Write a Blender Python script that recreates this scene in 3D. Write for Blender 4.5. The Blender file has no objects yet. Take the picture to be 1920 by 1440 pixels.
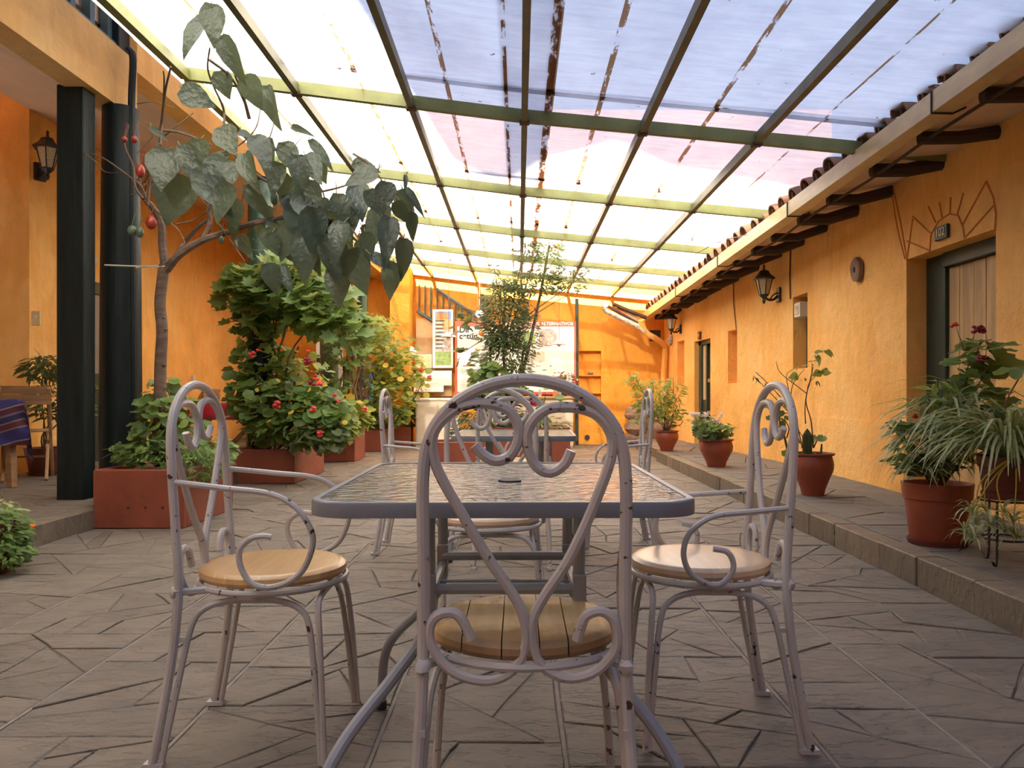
import bpy, math, random
import numpy as np
from mathutils import Vector, Matrix


random.seed(7)
RNG = np.random.default_rng(7)
SC = bpy.context.scene
COL = SC.collection
PI = math.pi

# ------------------------------------------------------------ camera, sky, sun, exposure
F = 1500.0          # focal length in pixels of the 1920 wide frame
VX, VY = 973.0, 740.0   # where the courtyard's long axis vanishes
EYE = 0.93
cam_d = bpy.data.cameras.new('camera')
cam = bpy.data.objects.new('camera', cam_d)
COL.objects.link(cam)
cam.location = (0, 0, EYE)
cam.rotation_euler = (PI / 2, 0, 0)
cam_d.sensor_width = 36.0
cam_d.lens = F / 1920 * 36
cam_d.shift_x = -(VX - 960) / 1920
cam_d.shift_y = (VY - 720) / 1920
cam_d.clip_start = 0.05
cam_d.clip_end = 300
SC.camera = cam

SKY_STRENGTH = 1.45
SUN_STRENGTH = 62.0
world = bpy.data.worlds.new('world')
SC.world = world
world.use_nodes = True
wn = world.node_tree.nodes
wl = world.node_tree.links
wn.clear()
w_out = wn.new('ShaderNodeOutputWorld')
w_bg = wn.new('ShaderNodeBackground')
w_tc = wn.new('ShaderNodeTexCoord')
w_sep = wn.new('ShaderNodeSeparateXYZ')
w_ramp = wn.new('ShaderNodeValToRGB')
wl.new(w_tc.outputs['Generated'], w_sep.inputs[0])
wl.new(w_sep.outputs['Z'], w_ramp.inputs[0])
w_ramp.color_ramp.elements[0].position = 0.0
w_ramp.color_ramp.elements[0].color = (0.86, 0.86, 0.88, 1)
w_ramp.color_ramp.elements[1].position = 0.8
w_ramp.color_ramp.elements[1].color = (0.37, 0.60, 0.98, 1)
wl.new(w_ramp.outputs[0], w_bg.inputs[0])
w_bg.inputs[1].default_value = SKY_STRENGTH
wl.new(w_bg.outputs[0], w_out.inputs[0])

SUN_DIR = Vector((0.10, 1.0, -math.tan(math.radians(23)))).normalized()
sun_d = bpy.data.lights.new('sun', 'SUN')
sun_d.energy = SUN_STRENGTH
sun_d.angle = math.radians(0.7)
sun_d.color = (1.0, 0.86, 0.66)
sun = bpy.data.objects.new('sun', sun_d)
COL.objects.link(sun)
sun.rotation_euler = SUN_DIR.to_track_quat('-Z', 'Y').to_euler()
sun.location = (-2, -15, 10)

SC.view_settings.view_transform = 'Standard'
SC.view_settings.look = 'None'
SC.view_settings.gamma = 1.0
SC.view_settings.use_curve_mapping = False
SC.view_settings.exposure = 0.0
SC.cycles.use_denoising = True
SC.cycles.max_bounces = 8
SC.cycles.diffuse_bounces = 6
SC.cycles.transparent_max_bounces = 8
SC.cycles.sample_clamp_indirect = 6.0
SC.cycles.caustics_reflective = False
SC.cycles.caustics_refractive = False


def P(px, py, Y):
    """world point seen at pixel (px, py) of the photograph at depth Y"""
    return Vector(((px - VX) * Y / F, Y, EYE - (py - VY) * Y / F))


def at(px, Y): return (px - VX) * Y / F


# ------------------------------------------------------------ object helpers
def tag(o, label=None, cat=None, group=None, kind=None):
    if label: o['label'] = label
    if cat: o['category'] = cat
    if group: o['group'] = group
    if kind: o['kind'] = kind
    return o


def empty(name, loc=(0, 0, 0), rz=0.0, parent=None, **k):
    o = bpy.data.objects.new(name, None)
    COL.objects.link(o)
    o.empty_display_size = 0.1
    o.location = loc
    o.rotation_euler = (0, 0, rz)
    if parent: o.parent = parent
    return tag(o, **k)


def copy_tree(o, parent=None):
    c = o.copy()
    COL.objects.link(c)
    if parent is not None:
        c.parent = parent
    for ch in list(o.children):
        copy_tree(ch, c)
    return c


def link(name, me, parent=None, **k):
    o = bpy.data.objects.new(name, me)
    COL.objects.link(o)
    if parent is not None: o.parent = parent
    return tag(o, **k)


def as_mesh(name, cu, parent):
    tmp = bpy.data.objects.new(name, cu)
    COL.objects.link(tmp)
    bpy.context.view_layer.update()
    me = bpy.data.meshes.new_from_object(tmp.evaluated_get(bpy.context.evaluated_depsgraph_get()))
    bpy.data.objects.remove(tmp)
    me.name = name
    return link(name, me, parent)


def catmull(pts, n=6, closed=False):
    pts = [Vector(p) for p in pts]
    if len(pts) < 3: return pts
    out = []
    m = len(pts)
    rng = m if closed else m - 1
    for i in range(rng):
        p1, p2 = pts[i], pts[(i + 1) % m]
        p0 = pts[i - 1] if (i > 0 or closed) else p1 * 2 - p2
        p3 = pts[(i + 2) % m] if (i + 2 < m or closed) else p2 * 2 - p1
        for j in range(n):
            t = j / n
            t2, t3 = t * t, t * t * t
            out.append(0.5 * ((2 * p1) + (p2 - p0) * t + (2 * p0 - 5 * p1 + 4 * p2 - p3) * t2 + (3 * p1 - p0 - 3 * p2 + p3) * t3))
    if not closed: out.append(pts[-1])
    return out


class MB:
    def __init__(s):
        s.v, s.f, s.m = [], [], []
        s.mi = 0

    def add(s, vs, fs):
        b = len(s.v)
        s.v += [tuple(v) for v in vs]
        s.f += [tuple(b + i for i in f) for f in fs]
        s.m += [s.mi] * len(fs)
        return s

    def box(s, x0, x1, y0, y1, z0, z1, bev=0.0, M=None):
        if bev <= 0:
            vs = [(x, y, z) for z in (z0, z1) for y in (y0, y1) for x in (x0, x1)]
            fs = [(0, 2, 3, 1), (4, 5, 7, 6), (0, 1, 5, 4), (2, 6, 7, 3), (0, 4, 6, 2), (1, 3, 7, 5)]
        else:
            b = bev
            vs, fs = [], []
            for (zz, ins) in ((z0, b), (z0 + b, 0), (z1 - b, 0), (z1, b)):
                # chamfered corner ring of 8 points
                X0, X1, Y0, Y1 = x0 + ins, x1 - ins, y0 + ins, y1 - ins
                c = b * 0.6
                vs += [(X0 + c, Y0, zz), (X1 - c, Y0, zz), (X1, Y0 + c, zz), (X1, Y1 - c, zz), (X1 - c, Y1, zz), (X0 + c, Y1, zz), (X0, Y1 - c, zz), (X0, Y0 + c, zz)]
            for r in range(3):
                for i in range(8):
                    j = (i + 1) % 8
                    fs.append((r * 8 + i, r * 8 + j, r * 8 + 8 + j, r * 8 + 8 + i))
            fs.append(tuple(reversed(range(8))))
            fs.append(tuple(24 + i for i in range(8)))
        if M is not None: vs = [M @ Vector(v) for v in vs]
        return s.add(vs, fs)

    def tube(s, pts, r, n=8, closed=False, smooth=0, taper=None, sy=1.0):
        if smooth: pts = catmull(pts, smooth, closed)
        pts = [Vector(p) for p in pts]
        m = len(pts)
        T = []
        for i in range(m):
            if closed: t = pts[(i + 1) % m] - pts[i - 1]
            else: t = pts[min(i + 1, m - 1)] - pts[max(i - 1, 0)]
            T.append(t.normalized() if t.length > 1e-9 else Vector((0, 0, 1)))
        a = Vector((0, 0, 1)) if abs(T[0].z) < 0.9 else Vector((1, 0, 0))
        u = (a - T[0] * a.dot(T[0])).normalized()
        vs, fs = [], []
        for i in range(m):
            u = (u - T[i] * u.dot(T[i]))
            u = u.normalized() if u.length > 1e-6 else T[i].orthogonal().normalized()
            w = T[i].cross(u)
            rr = r if taper is None else r * (taper[0] + (taper[1] - taper[0]) * i / (m - 1))
            for k in range(n):
                an = 2 * PI * k / n
                vs.append(pts[i] + u * (math.cos(an) * rr) + w * (math.sin(an) * rr * sy))
        for i in range(m if closed else m - 1):
            j = (i + 1) % m
            for k in range(n):
                l = (k + 1) % n
                fs.append((i * n + k, j * n + k, j * n + l, i * n + l)[::-1])
        if not closed:
            fs.append(tuple(range(n)))
            fs.append(tuple((m - 1) * n + k for k in reversed(range(n))))
        return s.add(vs, fs)

    def lathe(s, prof, n=24, c=(0, 0, 0), cap=True, jit=0.0):
        vs, fs = [], []
        for (r, z) in prof:
            for k in range(n):
                an = 2 * PI * k / n
                rr = r * (1 + jit * math.sin(3 * an + z * 20))
                vs.append((c[0] + rr * math.cos(an), c[1] + rr * math.sin(an), c[2] + z))
        m = len(prof)
        for i in range(m - 1):
            for k in range(n):
                l = (k + 1) % n
                fs.append((i * n + k, i * n + l, i * n + n + l, i * n + n + k))
        if cap:
            fs.append(tuple(reversed(range(n))))
            fs.append(tuple((m - 1) * n + k for k in range(n)))
        return s.add(vs, fs)

    def ball(s, c, r, n=8, m=5, sc=(1, 1, 1), M=None, bump=0.0):
        vs, fs = [], []
        c = Vector(c)
        for i in range(1, m):
            th = PI * i / m
            for k in range(n):
                an = 2 * PI * k / n
                q = 1 + (random.uniform(-bump, bump) if bump else 0)
                vs.append(Vector((math.sin(th) * math.cos(an) * sc[0], math.sin(th) * math.sin(an) * sc[1], math.cos(th) * sc[2])) * r * q)
        vs.append(Vector((0, 0, r * sc[2])))
        vs.append(Vector((0, 0, -r * sc[2])))
        t, b = len(vs) - 2, len(vs) - 1
        for k in range(n):
            l = (k + 1) % n
            fs.append((t, k, l))
            for i in range(m - 2):
                fs.append((i * n + k, i * n + n + k, i * n + n + l, i * n + l))
            fs.append((b, (m - 2) * n + l, (m - 2) * n + k))
        if M is not None: vs = [M @ v for v in vs]
        return s.add([v + c for v in vs], fs)

    def mesh(s, name, mat, smooth=True, ang=35):
        me = bpy.data.meshes.new(name)
        me.from_pydata(s.v, [], s.f)
        mats = mat if isinstance(mat, (list, tuple)) else [mat]
        for m in mats: me.materials.append(m)
        if len(mats) > 1: me.polygons.foreach_set('material_index', s.m)
        if smooth:
            me.polygons.foreach_set('use_smooth', [True] * len(me.polygons))
            try: me.set_sharp_from_angle(angle=math.radians(ang))
            except Exception: pass
        me.update()
        return me

    def build(s, name, mat, parent=None, smooth=True, ang=35, **k):
        return link(name, s.mesh(name, mat, smooth, ang), parent, **k)


# ------------------------------------------------------------ materials
def nmat(name):
    m = bpy.data.materials.new(name)
    m.use_nodes = True
    n, l = m.node_tree.nodes, m.node_tree.links
    n.clear()
    out = n.new('ShaderNodeOutputMaterial')
    b = n.new('ShaderNodeBsdfPrincipled')
    l.new(b.outputs[0], out.inputs[0])
    return m, n, l, b, out


def ramp(n, l, src, stops):
    r = n.new('ShaderNodeValToRGB')
    e = r.color_ramp.elements
    e[0].position, e[0].color = stops[0][0], (*stops[0][1], 1)
    e[1].position, e[1].color = stops[-1][0], (*stops[-1][1], 1)
    for p, c in stops[1:-1]:
        x = e.new(p)
        x.color = (*c, 1)
    l.new(src, r.inputs[0])
    return r.outputs[0]


def noise(n, l, scale=5, detail=4, vec='Object', sc=(1, 1, 1), rough=0.55):
    tc = n.new('ShaderNodeTexCoord')
    mp = n.new('ShaderNodeMapping')
    mp.inputs['Scale'].default_value = sc
    l.new(tc.outputs[vec], mp.inputs[0])
    t = n.new('ShaderNodeTexNoise')
    t.inputs['Scale'].default_value = scale
    t.inputs['Detail'].default_value = detail
    t.inputs['Roughness'].default_value = rough
    l.new(mp.outputs[0], t.inputs['Vector'])
    return t.outputs['Fac']


def mixc(n, l, a, b, fac, mode='MIX'):
    m = n.new('ShaderNodeMix')
    m.data_type = 'RGBA'
    m.blend_type = mode
    for sock, v in ((m.inputs[0], fac), (m.inputs[6], a), (m.inputs[7], b)):
        if isinstance(v, (int, float)): sock.default_value = v
        elif isinstance(v, tuple): sock.default_value = (*v, 1)
        else: l.new(v, sock)
    return m.outputs[2]


def bump(n, l, b, h, strength=0.3, dist=0.02):
    bp = n.new('ShaderNodeBump')
    bp.inputs['Strength'].default_value = strength
    bp.inputs['Distance'].default_value = dist
    l.new(h, bp.inputs['Height'])
    l.new(bp.outputs[0], b.inputs['Normal'])


def c_mul(c, k): return tuple(min(1, x * k) for x in c)


def simple(name, col, rough=0.6, var=0.25, scale=8, bmp=0.2, metal=0.0, bscale=None, sc=(1, 1, 1), vec='Object', bd=0.01, rnd=0.0):
    m, n, l, b, o = nmat(name)
    f = noise(n, l, scale, 5, vec, sc)
    c = ramp(n, l, f, [(0.25, c_mul(col, 1 - var)), (0.75, c_mul(col, 1 + var))])
    if rnd:
        g = n.new('ShaderNodeNewGeometry')
        c = mixc(n, l, c, ramp(n, l, g.outputs['Random Per Island'], [(0, (1 - rnd,) * 3), (1, (1, 1, 1))]), 1.0, 'MULTIPLY')
    l.new(c, b.inputs['Base Color'])
    b.inputs['Roughness'].default_value = rough
    b.inputs['Metallic'].default_value = metal
    if bmp:
        bump(n, l, b, noise(n, l, bscale or scale * 4, 4, vec, sc), bmp, bd)
    return m


def plaster(name, base, pale, dark):
    m, n, l, b, o = nmat(name)
    f1 = noise(n, l, 0.9, 5)
    c = ramp(n, l, f1, [(0.34, c_mul(base, 0.80)), (0.48, base), (0.64, pale)])
    c = mixc(n, l, c, c_mul(dark, 0.92), ramp(n, l, noise(n, l, 1.3, 6, sc=(1, 1.2, 0.45), rough=0.6), [(0.56, (0, 0, 0)), (0.60, (0.5, 0.5, 0.5)), (0.9, (0.5, 0.5, 0.5))]))
    f2 = noise(n, l, 2.6, 7, rough=0.7)
    k = ramp(n, l, f2, [(0.60, (0, 0, 0)), (0.66, (0.55, 0.55, 0.55))])
    c = mixc(n, l, c, dark, k)
    f3 = noise(n, l, 14, 5, sc=(1, 1, 0.35))
    c = mixc(n, l, c, ramp(n, l, f3, [(0.3, (0.9, 0.9, 0.9)), (0.7, (1, 1, 1))]), 1.0, 'MULTIPLY')
    l.new(c, b.inputs['Base Color'])
    b.inputs['Roughness'].default_value = 0.75
    bump(n, l, b, noise(n, l, 3.0, 9, rough=0.66), 0.7, 0.07)
    return m


M = {}
M['wall'] = plaster('orange_plaster', (0.93, 0.50, 0.125), (0.95, 0.58, 0.20), (0.88, 0.42, 0.085))
M['wall_back'] = plaster('deep_orange_plaster', (0.84, 0.36, 0.035), (0.86, 0.40, 0.05), (0.78, 0.31, 0.025))
M['fascia'] = plaster('pale_orange_plaster', (0.78, 0.46, 0.15), (0.80, 0.53, 0.22), (0.72, 0.36, 0.08))
M['soffit'] = simple('soffit_plaster', (0.74, 0.55, 0.38), 0.8, 0.12, 2)
M['groove'] = simple('groove_plaster', (0.55, 0.20, 0.04), 0.8, 0.1, 6)


def stone_mat(name, a, b_, seamk=0.45):
    m, n, l, b, o = nmat(name)
    g = n.new('ShaderNodeNewGeometry')
    c = ramp(n, l, g.outputs['Random Per Island'], [(0, a), (0.5, tuple((x + y) / 2 for x, y in zip(a, b_))), (1, b_)])
    f = noise(n, l, 4, 8, sc=(1, 1.5, 1), rough=0.7)
    c = mixc(n, l, c, ramp(n, l, f, [(0.3, (0.72, 0.72, 0.74)), (0.5, (0.95, 0.93, 0.92)), (0.72, (1.1, 1.06, 1.0))]), 1.0, 'MULTIPLY')
    f2 = noise(n, l, 2.6, 9, sc=(0.9, 2.2, 1), rough=0.72)
    c = mixc(n, l, c, (0.055, 0.05, 0.055), ramp(n, l, f2, [(0.60, (0, 0, 0)), (0.70, (seamk,) * 3)]))
    l.new(c, b.inputs['Base Color'])
    b.inputs['Roughness'].default_value = 0.62
    b.inputs['Specular IOR Level'].default_value = 0.35
    h = n.new('ShaderNodeMath'); h.operation = 'ADD'
    l.new(f2, h.inputs[0])
    l.new(ramp(n, l, noise(n, l, 3.4, 7, sc=(0.8, 1.9, 1), rough=0.62), [(0.40, (0, 0, 0)), (0.45, (.45, .45, .45)), (0.53, (.5, .5, .5)), (0.56, (.9, .9, .9)), (0.66, (1, 1, 1))]), h.inputs[1])
    bump(n, l, b, h.outputs[0], 0.75, 0.016)
    return m


M['slate'] = stone_mat('slate_flagstone', (0.150, 0.133, 0.110), (0.208, 0.183, 0.152))
M['slate_dark'] = stone_mat('dark_slate_flagstone', (0.115, 0.115, 0.115), (0.19, 0.18, 0.165))
M['curb'] = stone_mat('curb_stone', (0.16, 0.135, 0.10), (0.21, 0.175, 0.13), 0.2)
M['mortar'] = simple('pale_mortar', (0.24, 0.21, 0.18), 0.9, 0.15, 20)
M['bed'] = simple('dark_joint_bed', (0.145, 0.125, 0.105), 0.95, 0.3, 12)
M['pier_stone'] = simple('rubble_stone', (0.22, 0.14, 0.10), 0.85, 0.4, 6, 0.5)


def sheet_mat():
    m, n, l, b, o = nmat('translucent_roof_sheet')
    n.remove(b)
    tc = n.new('ShaderNodeTexCoord')
    f1 = noise(n, l, 1.6, 7, sc=(1, 0.6, 1), rough=0.6)
    c = ramp(n, l, f1, [(0.3, (0.72, 0.74, 0.80)), (0.6, (0.92, 0.93, 0.95))])
    f1b = noise(n, l, 9, 6, sc=(0.4, 2.2, 1), rough=0.6)
    c = mixc(n, l, c, ramp(n, l, f1b, [(0.3, (0.86, 0.87, 0.9)), (0.6, (1, 1, 1))]), 1.0, 'MULTIPLY')
    # specks of dirt
    f2 = noise(n, l, 11, 3, rough=0.5)
    c = mixc(n, l, c, (0.10, 0.06, 0.04), ramp(n, l, f2, [(0.735, (0, 0, 0)), (0.76, (0.9, 0.9, 0.9))]))
    # rust and dirt that gathered along the fixing lines, midway between the rafters
    sep = n.new('ShaderNodeSeparateXYZ')
    l.new(tc.outputs['Object'], sep.inputs[0])
    fr = noise(n, l, 3.5, 5, sc=(5, 1.1, 1), rough=0.7)
    for x0, w in ((-1.98, 0.010), (-1.13, 0.016), (-0.50, 0.016), (0.57, 0.018), (1.35, 0.017), (2.1, 0.008), (0.215, 0.03), (-0.09, 0.012)):
        a = n.new('ShaderNodeMath'); a.operation = 'SUBTRACT'
        l.new(sep.outputs['X'], a.inputs[0]); a.inputs[1].default_value = x0
        q = n.new('ShaderNodeMath'); q.operation = 'ABSOLUTE'
        l.new(a.outputs[0], q.inputs[0])
        lt = n.new('ShaderNodeMath'); lt.operation = 'LESS_THAN'
        l.new(q.outputs[0], lt.inputs[0]); lt.inputs[1].default_value = w
        k = n.new('ShaderNodeMath'); k.operation = 'MULTIPLY'
        l.new(lt.outputs[0], k.inputs[0])
        l.new(ramp(n, l, fr, [(0.44, (0, 0, 0)), (0.50, (0.95, 0.95, 0.95))]), k.inputs[1])
        c = mixc(n, l, c, (0.24, 0.11, 0.035), k.outputs[0])
    tr = n.new('ShaderNodeBsdfTranslucent')
    l.new(c, tr.inputs[0])
    df = n.new('ShaderNodeBsdfDiffuse')
    l.new(c, df.inputs[0])
    tp = n.new('ShaderNodeBsdfTransparent')
    l.new(c, tp.inputs[0])
    m1 = n.new('ShaderNodeMixShader'); m1.inputs[0].default_value = 0.18
    l.new(tr.outputs[0], m1.inputs[1]); l.new(df.outputs[0], m1.inputs[2])
    m2 = n.new('ShaderNodeMixShader'); m2.inputs[0].default_value = 0.035
    l.new(m1.outputs[0], m2.inputs[1]); l.new(tp.outputs[0], m2.inputs[2])
    l.new(m2.outputs[0], o.inputs[0])
    return m


M['sheet'] = sheet_mat()
M['roof_steel'] = simple('olive_painted_steel', (0.20, 0.22, 0.07), 0.5, 0.25, 5, 0.1)
M['rafter_steel'] = simple('dark_olive_steel', (0.13, 0.12, 0.06), 0.5, 0.3, 6, 0.1)
M['rust'] = simple('rusty_plate', (0.10, 0.055, 0.03), 0.8, 0.4, 20)
M['tile'] = simple('clay_tile', (0.40, 0.20, 0.12), 0.85, 0.35, 6, 0.4, rnd=0.45)
M['gutter'] = simple('cream_gutter', (0.66, 0.52, 0.28), 0.4, 0.18, 4, 0.15, sc=(1, 1, 3))
M['dark_wood'] = simple('dark_beam_wood', (0.045, 0.028, 0.022), 0.7, 0.4, 8, 0.5, sc=(0.3, 3, 3))
M['green_post'] = simple('green_black_painted_wood', (0.008, 0.014, 0.014), 0.45, 0.5, 6, 0.35, sc=(3, 3, 0.4), bscale=14)
M['green_post'].node_tree.nodes['Principled BSDF'].inputs['Specular IOR Level'].default_value = 0.22
M['green_column'] = simple('bottle_green_column', (0.035, 0.085, 0.06), 0.3, 0.3, 6, 0.2, sc=(3, 3, 0.5))
M['blue_green'] = simple('blue_green_rail_paint', (0.06, 0.11, 0.12), 0.5, 0.4, 8, 0.2)
M['frame_green'] = simple('dark_green_frame', (0.02, 0.035, 0.022), 0.5, 0.3, 6)
M['door_wood'] = simple('weathered_plank', (0.42, 0.27, 0.11), 0.55, 0.6, 2.4, 0.4, sc=(1, 3, 0.35))
M['lattice'] = simple('patterned_glass', (0.50, 0.43, 0.28), 0.35, 0.3, 60, 0.4)
M['dim_glass'] = simple('dim_window_glass', (0.035, 0.045, 0.04), 0.15, 0.3, 5, 0.0)
M['grey_panel'] = simple('grey_door_panel', (0.20, 0.18, 0.16), 0.4, 0.15, 4, 0.0)
M['terracotta'] = simple('red_planter_paint', (0.235, 0.058, 0.030), 0.6, 0.25, 4, 0.35)
M['pot'] = simple('terracotta_pot', (0.27, 0.060, 0.028), 0.5, 0.22, 5, 0.2)
M['pot_dark'] = simple('worn_dark_pot', (0.13, 0.035, 0.022), 0.55, 0.35, 7, 0.3)
M['soil'] = simple('soil', (0.06, 0.04, 0.028), 0.95, 0.4, 30, 0.6)
M['black_iron'] = simple('black_iron', (0.018, 0.016, 0.015), 0.45, 0.3, 10)
M['white_plastic'] = simple('white_plastic', (0.68, 0.62, 0.50), 0.4, 0.05, 5, 0)
M['cable'] = simple('thin_cable', (0.16, 0.08, 0.04), 0.6, 0.1, 5, 0)
M['board_white'] = simple('white_board', (0.86, 0.84, 0.80), 0.6, 0.04, 3, 0.05)
M['board_red'] = simple('red_print', (0.72, 0.13, 0.08), 0.5, 0.06, 4, 0)
M['ink'] = simple('black_ink', (0.03, 0.03, 0.03), 0.6, 0.1, 4, 0)
M['print_blue'] = simple('blue_print', (0.12, 0.28, 0.62), 0.5, 0.5, 9, 0)
M['print_orange'] = simple('orange_print', (0.72, 0.25, 0.08), 0.5, 0.3, 9, 0)
M['print_green'] = simple('green_print', (0.24, 0.38, 0.12), 0.5, 0.5, 14, 0)
M['print_grey'] = simple('grey_print', (0.45, 0.42, 0.38), 0.5, 0.6, 18, 0)
M['tan'] = simple('tan_stain_wall', (0.52, 0.36, 0.19), 0.8, 0.3, 3, 0.2)
M['cream'] = simple('cream_drawers', (0.66, 0.60, 0.47), 0.6, 0.1, 6, 0.1)
M['wood'] = simple('plain_chair_wood', (0.30, 0.17, 0.08), 0.5, 0.35, 3, 0.2, sc=(1, 1, 8))
M['wood_pale'] = simple('pale_chair_wood', (0.45, 0.28, 0.13), 0.5, 0.3, 3, 0.2, sc=(4, 4, 1))


def paint_metal(name, col, chip, amount=0.64):
    m, n, l, b, o = nmat(name)
    f = noise(n, l, 34, 5, rough=0.6)
    base = ramp(n, l, noise(n, l, 4, 3), [(0.3, c_mul(col, 0.88)), (0.7, c_mul(col, 1.1))])
    c = mixc(n, l, base, chip, ramp(n, l, f, [(amount, (0, 0, 0)), (amount + 0.03, (1, 1, 1))]))
    l.new(c, b.inputs['Base Color'])
    b.inputs['Roughness'].default_value = 0.38
    bump(n, l, b, f, 0.25, 0.004)
    return m


M['chair_paint'] = paint_metal('white_chipped_paint', (0.50, 0.485, 0.475), (0.06, 0.03, 0.025), 0.635)
M['table_paint'] = paint_metal('slate_blue_table_paint', (0.17, 0.19, 0.225), (0.10, 0.07, 0.06), 0.70)
M['table_leg_paint'] = paint_metal('blue_grey_leg_paint', (0.30, 0.33, 0.38), (0.12, 0.09, 0.08), 0.70)


def seat_mat(name, a, b_, grain=(9, 0.7, 1), scuff=0.0, stain=0.0):
    m, n, l, b, o = nmat(name)
    f = noise(n, l, 5, 6, sc=grain, rough=0.6)
    c = ramp(n, l, f, [(0.3, a), (0.7, b_)])
    if stain:
        tc = n.new('ShaderNodeTexCoord')
        sep = n.new('ShaderNodeSeparateXYZ')
        l.new(tc.outputs['Object'], sep.inputs[0])
        ad = n.new('ShaderNodeMath'); ad.operation = 'MULTIPLY_ADD'
        l.new(noise(n, l, 7, 5), ad.inputs[0]); ad.inputs[1].default_value = 0.22
        l.new(sep.outputs['Y'], ad.inputs[2])
        c = mixc(n, l, c, (0.20, 0.115, 0.055), ramp(n, l, ad.outputs[0], [(0.0, (0.85, 0.85, 0.85)), (0.06, (0.0, 0.0, 0.0))]))
        c = mixc(n, l, c, (0.04, 0.03, 0.03), ramp(n, l, noise(n, l, 9, 4), [(0.66, (0, 0, 0)), (0.72, (0.8, 0.8, 0.8))]))
    if scuff:
        k = ramp(n, l, noise(n, l, 6, 8, sc=(1, 5, 1), rough=0.75), [(0.60, (0, 0, 0)), (0.66, (scuff,) * 3)])
        c = mixc(n, l, c, (0.86, 0.80, 0.72), k)
    l.new(c, b.inputs['Base Color'])
    b.inputs['Roughness'].default_value = 0.42 if not scuff else 0.28
    bump(n, l, b, f, 0.15, 0.004)
    return m


M['seat_plank'] = seat_mat('varnished_seat_planks', (0.72, 0.47, 0.20), (0.90, 0.68, 0.38), stain=1)
M['seat_wrap'] = seat_mat('film_wrapped_seat', (0.56, 0.34, 0.15), (0.72, 0.48, 0.24), grain=(0.8, 6, 1), scuff=0.55)
M['seat_pale'] = seat_mat('pale_film_wrapped_seat', (0.60, 0.43, 0.27), (0.72, 0.55, 0.38), grain=(0.8, 6, 1), scuff=0.5)


def glass_mat():
    m, n, l, b, o = nmat('rippled_table_glass')
    n.remove(b)
    f = noise(n, l, 42, 3, sc=(0.75, 1.0, 1), rough=0.5)
    bp = n.new('ShaderNodeBump')
    bp.inputs['Strength'].default_value = 1.0
    bp.inputs['Distance'].default_value = 0.010
    l.new(f, bp.inputs['Height'])
    df = n.new('ShaderNodeBsdfDiffuse'); df.inputs[0].default_value = (0.50, 0.46, 0.38, 1)
    tp = n.new('ShaderNodeBsdfTransparent'); tp.inputs[0].default_value = (0.86, 0.88, 0.84, 1)
    gl = n.new('ShaderNodeBsdfGlossy'); gl.inputs['Roughness'].default_value = 0.06
    l.new(bp.outputs[0], gl.inputs['Normal'])
    fr = n.new('ShaderNodeFresnel'); fr.inputs[0].default_value = 1.42
    l.new(bp.outputs[0], fr.inputs['Normal'])
    m1 = n.new('ShaderNodeMixShader'); m1.inputs[0].default_value = 0.70
    l.new(df.outputs[0], m1.inputs[1]); l.new(tp.outputs[0], m1.inputs[2])
    m2 = n.new('ShaderNodeMixShader')
    l.new(fr.outputs[0], m2.inputs[0]); l.new(m1.outputs[0], m2.inputs[1]); l.new(gl.outputs[0], m2.inputs[2])
    l.new(m2.outputs[0], o.inputs[0])
    return m


M['table_glass'] = glass_mat()


def leaf_mat(name, a, b_, rough=0.45, trans=0.30, obj_rand=True):
    m, n, l, b, o = nmat(name)
    g = n.new('ShaderNodeNewGeometry')
    if obj_rand:
        oi = n.new('ShaderNodeObjectInfo')
        ad = n.new('ShaderNodeMath'); ad.operation = 'ADD'
        l.new(g.outputs['Random Per Island'], ad.inputs[0]); l.new(oi.outputs['Random'], ad.inputs[1])
        fr = n.new('ShaderNodeMath'); fr.operation = 'FRACT'
        l.new(ad.outputs[0], fr.inputs[0])
        src = fr.outputs[0]
    else:
        src = g.outputs['Random Per Island']
    mid = tuple((x + y) / 2 for x, y in zip(a, b_))
    c = ramp(n, l, src, [(0, a), (0.6, mid), (1, b_)])
    c = mixc(n, l, c, ramp(n, l, noise(n, l, 30, 3), [(0.3, (0.8, 0.8, 0.8)), (0.7, (1.1, 1.1, 1.1))]), 1.0, 'MULTIPLY')
    l.new(c, b.inputs['Base Color'])
    b.inputs['Roughness'].default_value = rough
    bump(n, l, b, noise(n, l, 5, 4, rough=0.5), 0.32, 0.05)
    tr = n.new('ShaderNodeBsdfTranslucent')
    l.new(mixc(n, l, c, (1.2, 1.3, 0.4), 0.35), tr.inputs[0])
    ms = n.new('ShaderNodeMixShader')
    ms.inputs[0].default_value = trans
    l.new(b.outputs[0], ms.inputs[1]); l.new(tr.outputs[0], ms.inputs[2])
    l.new(ms.outputs[0], o.inputs[0])
    return m


M['leaf_big'] = leaf_mat('blue_green_large_leaf', (0.022, 0.044, 0.042), (0.062, 0.088, 0.062), 0.42, 0.07)
M['leaf_mid'] = leaf_mat('geranium_leaf', (0.055, 0.13, 0.035), (0.18, 0.28, 0.06), 0.5, 0.3)
M['leaf_fresh'] = leaf_mat('yellow_green_leaf', (0.10, 0.19, 0.03), (0.34, 0.36, 0.06), 0.5, 0.35)  # yellow green leaf tone, varied at random per leaf
M['leaf_dark'] = leaf_mat('small_dark_leaf', (0.035, 0.06, 0.025), (0.10, 0.14, 0.04), 0.5, 0.2)
M['leaf_blade'] = leaf_mat('spider_plant_blade', (0.22, 0.28, 0.12), (0.52, 0.54, 0.30), 0.4, 0.25)
M['leaf_moss'] = leaf_mat('fine_green_leaf', (0.06, 0.13, 0.03), (0.16, 0.27, 0.05), 0.6, 0.25)
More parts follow.
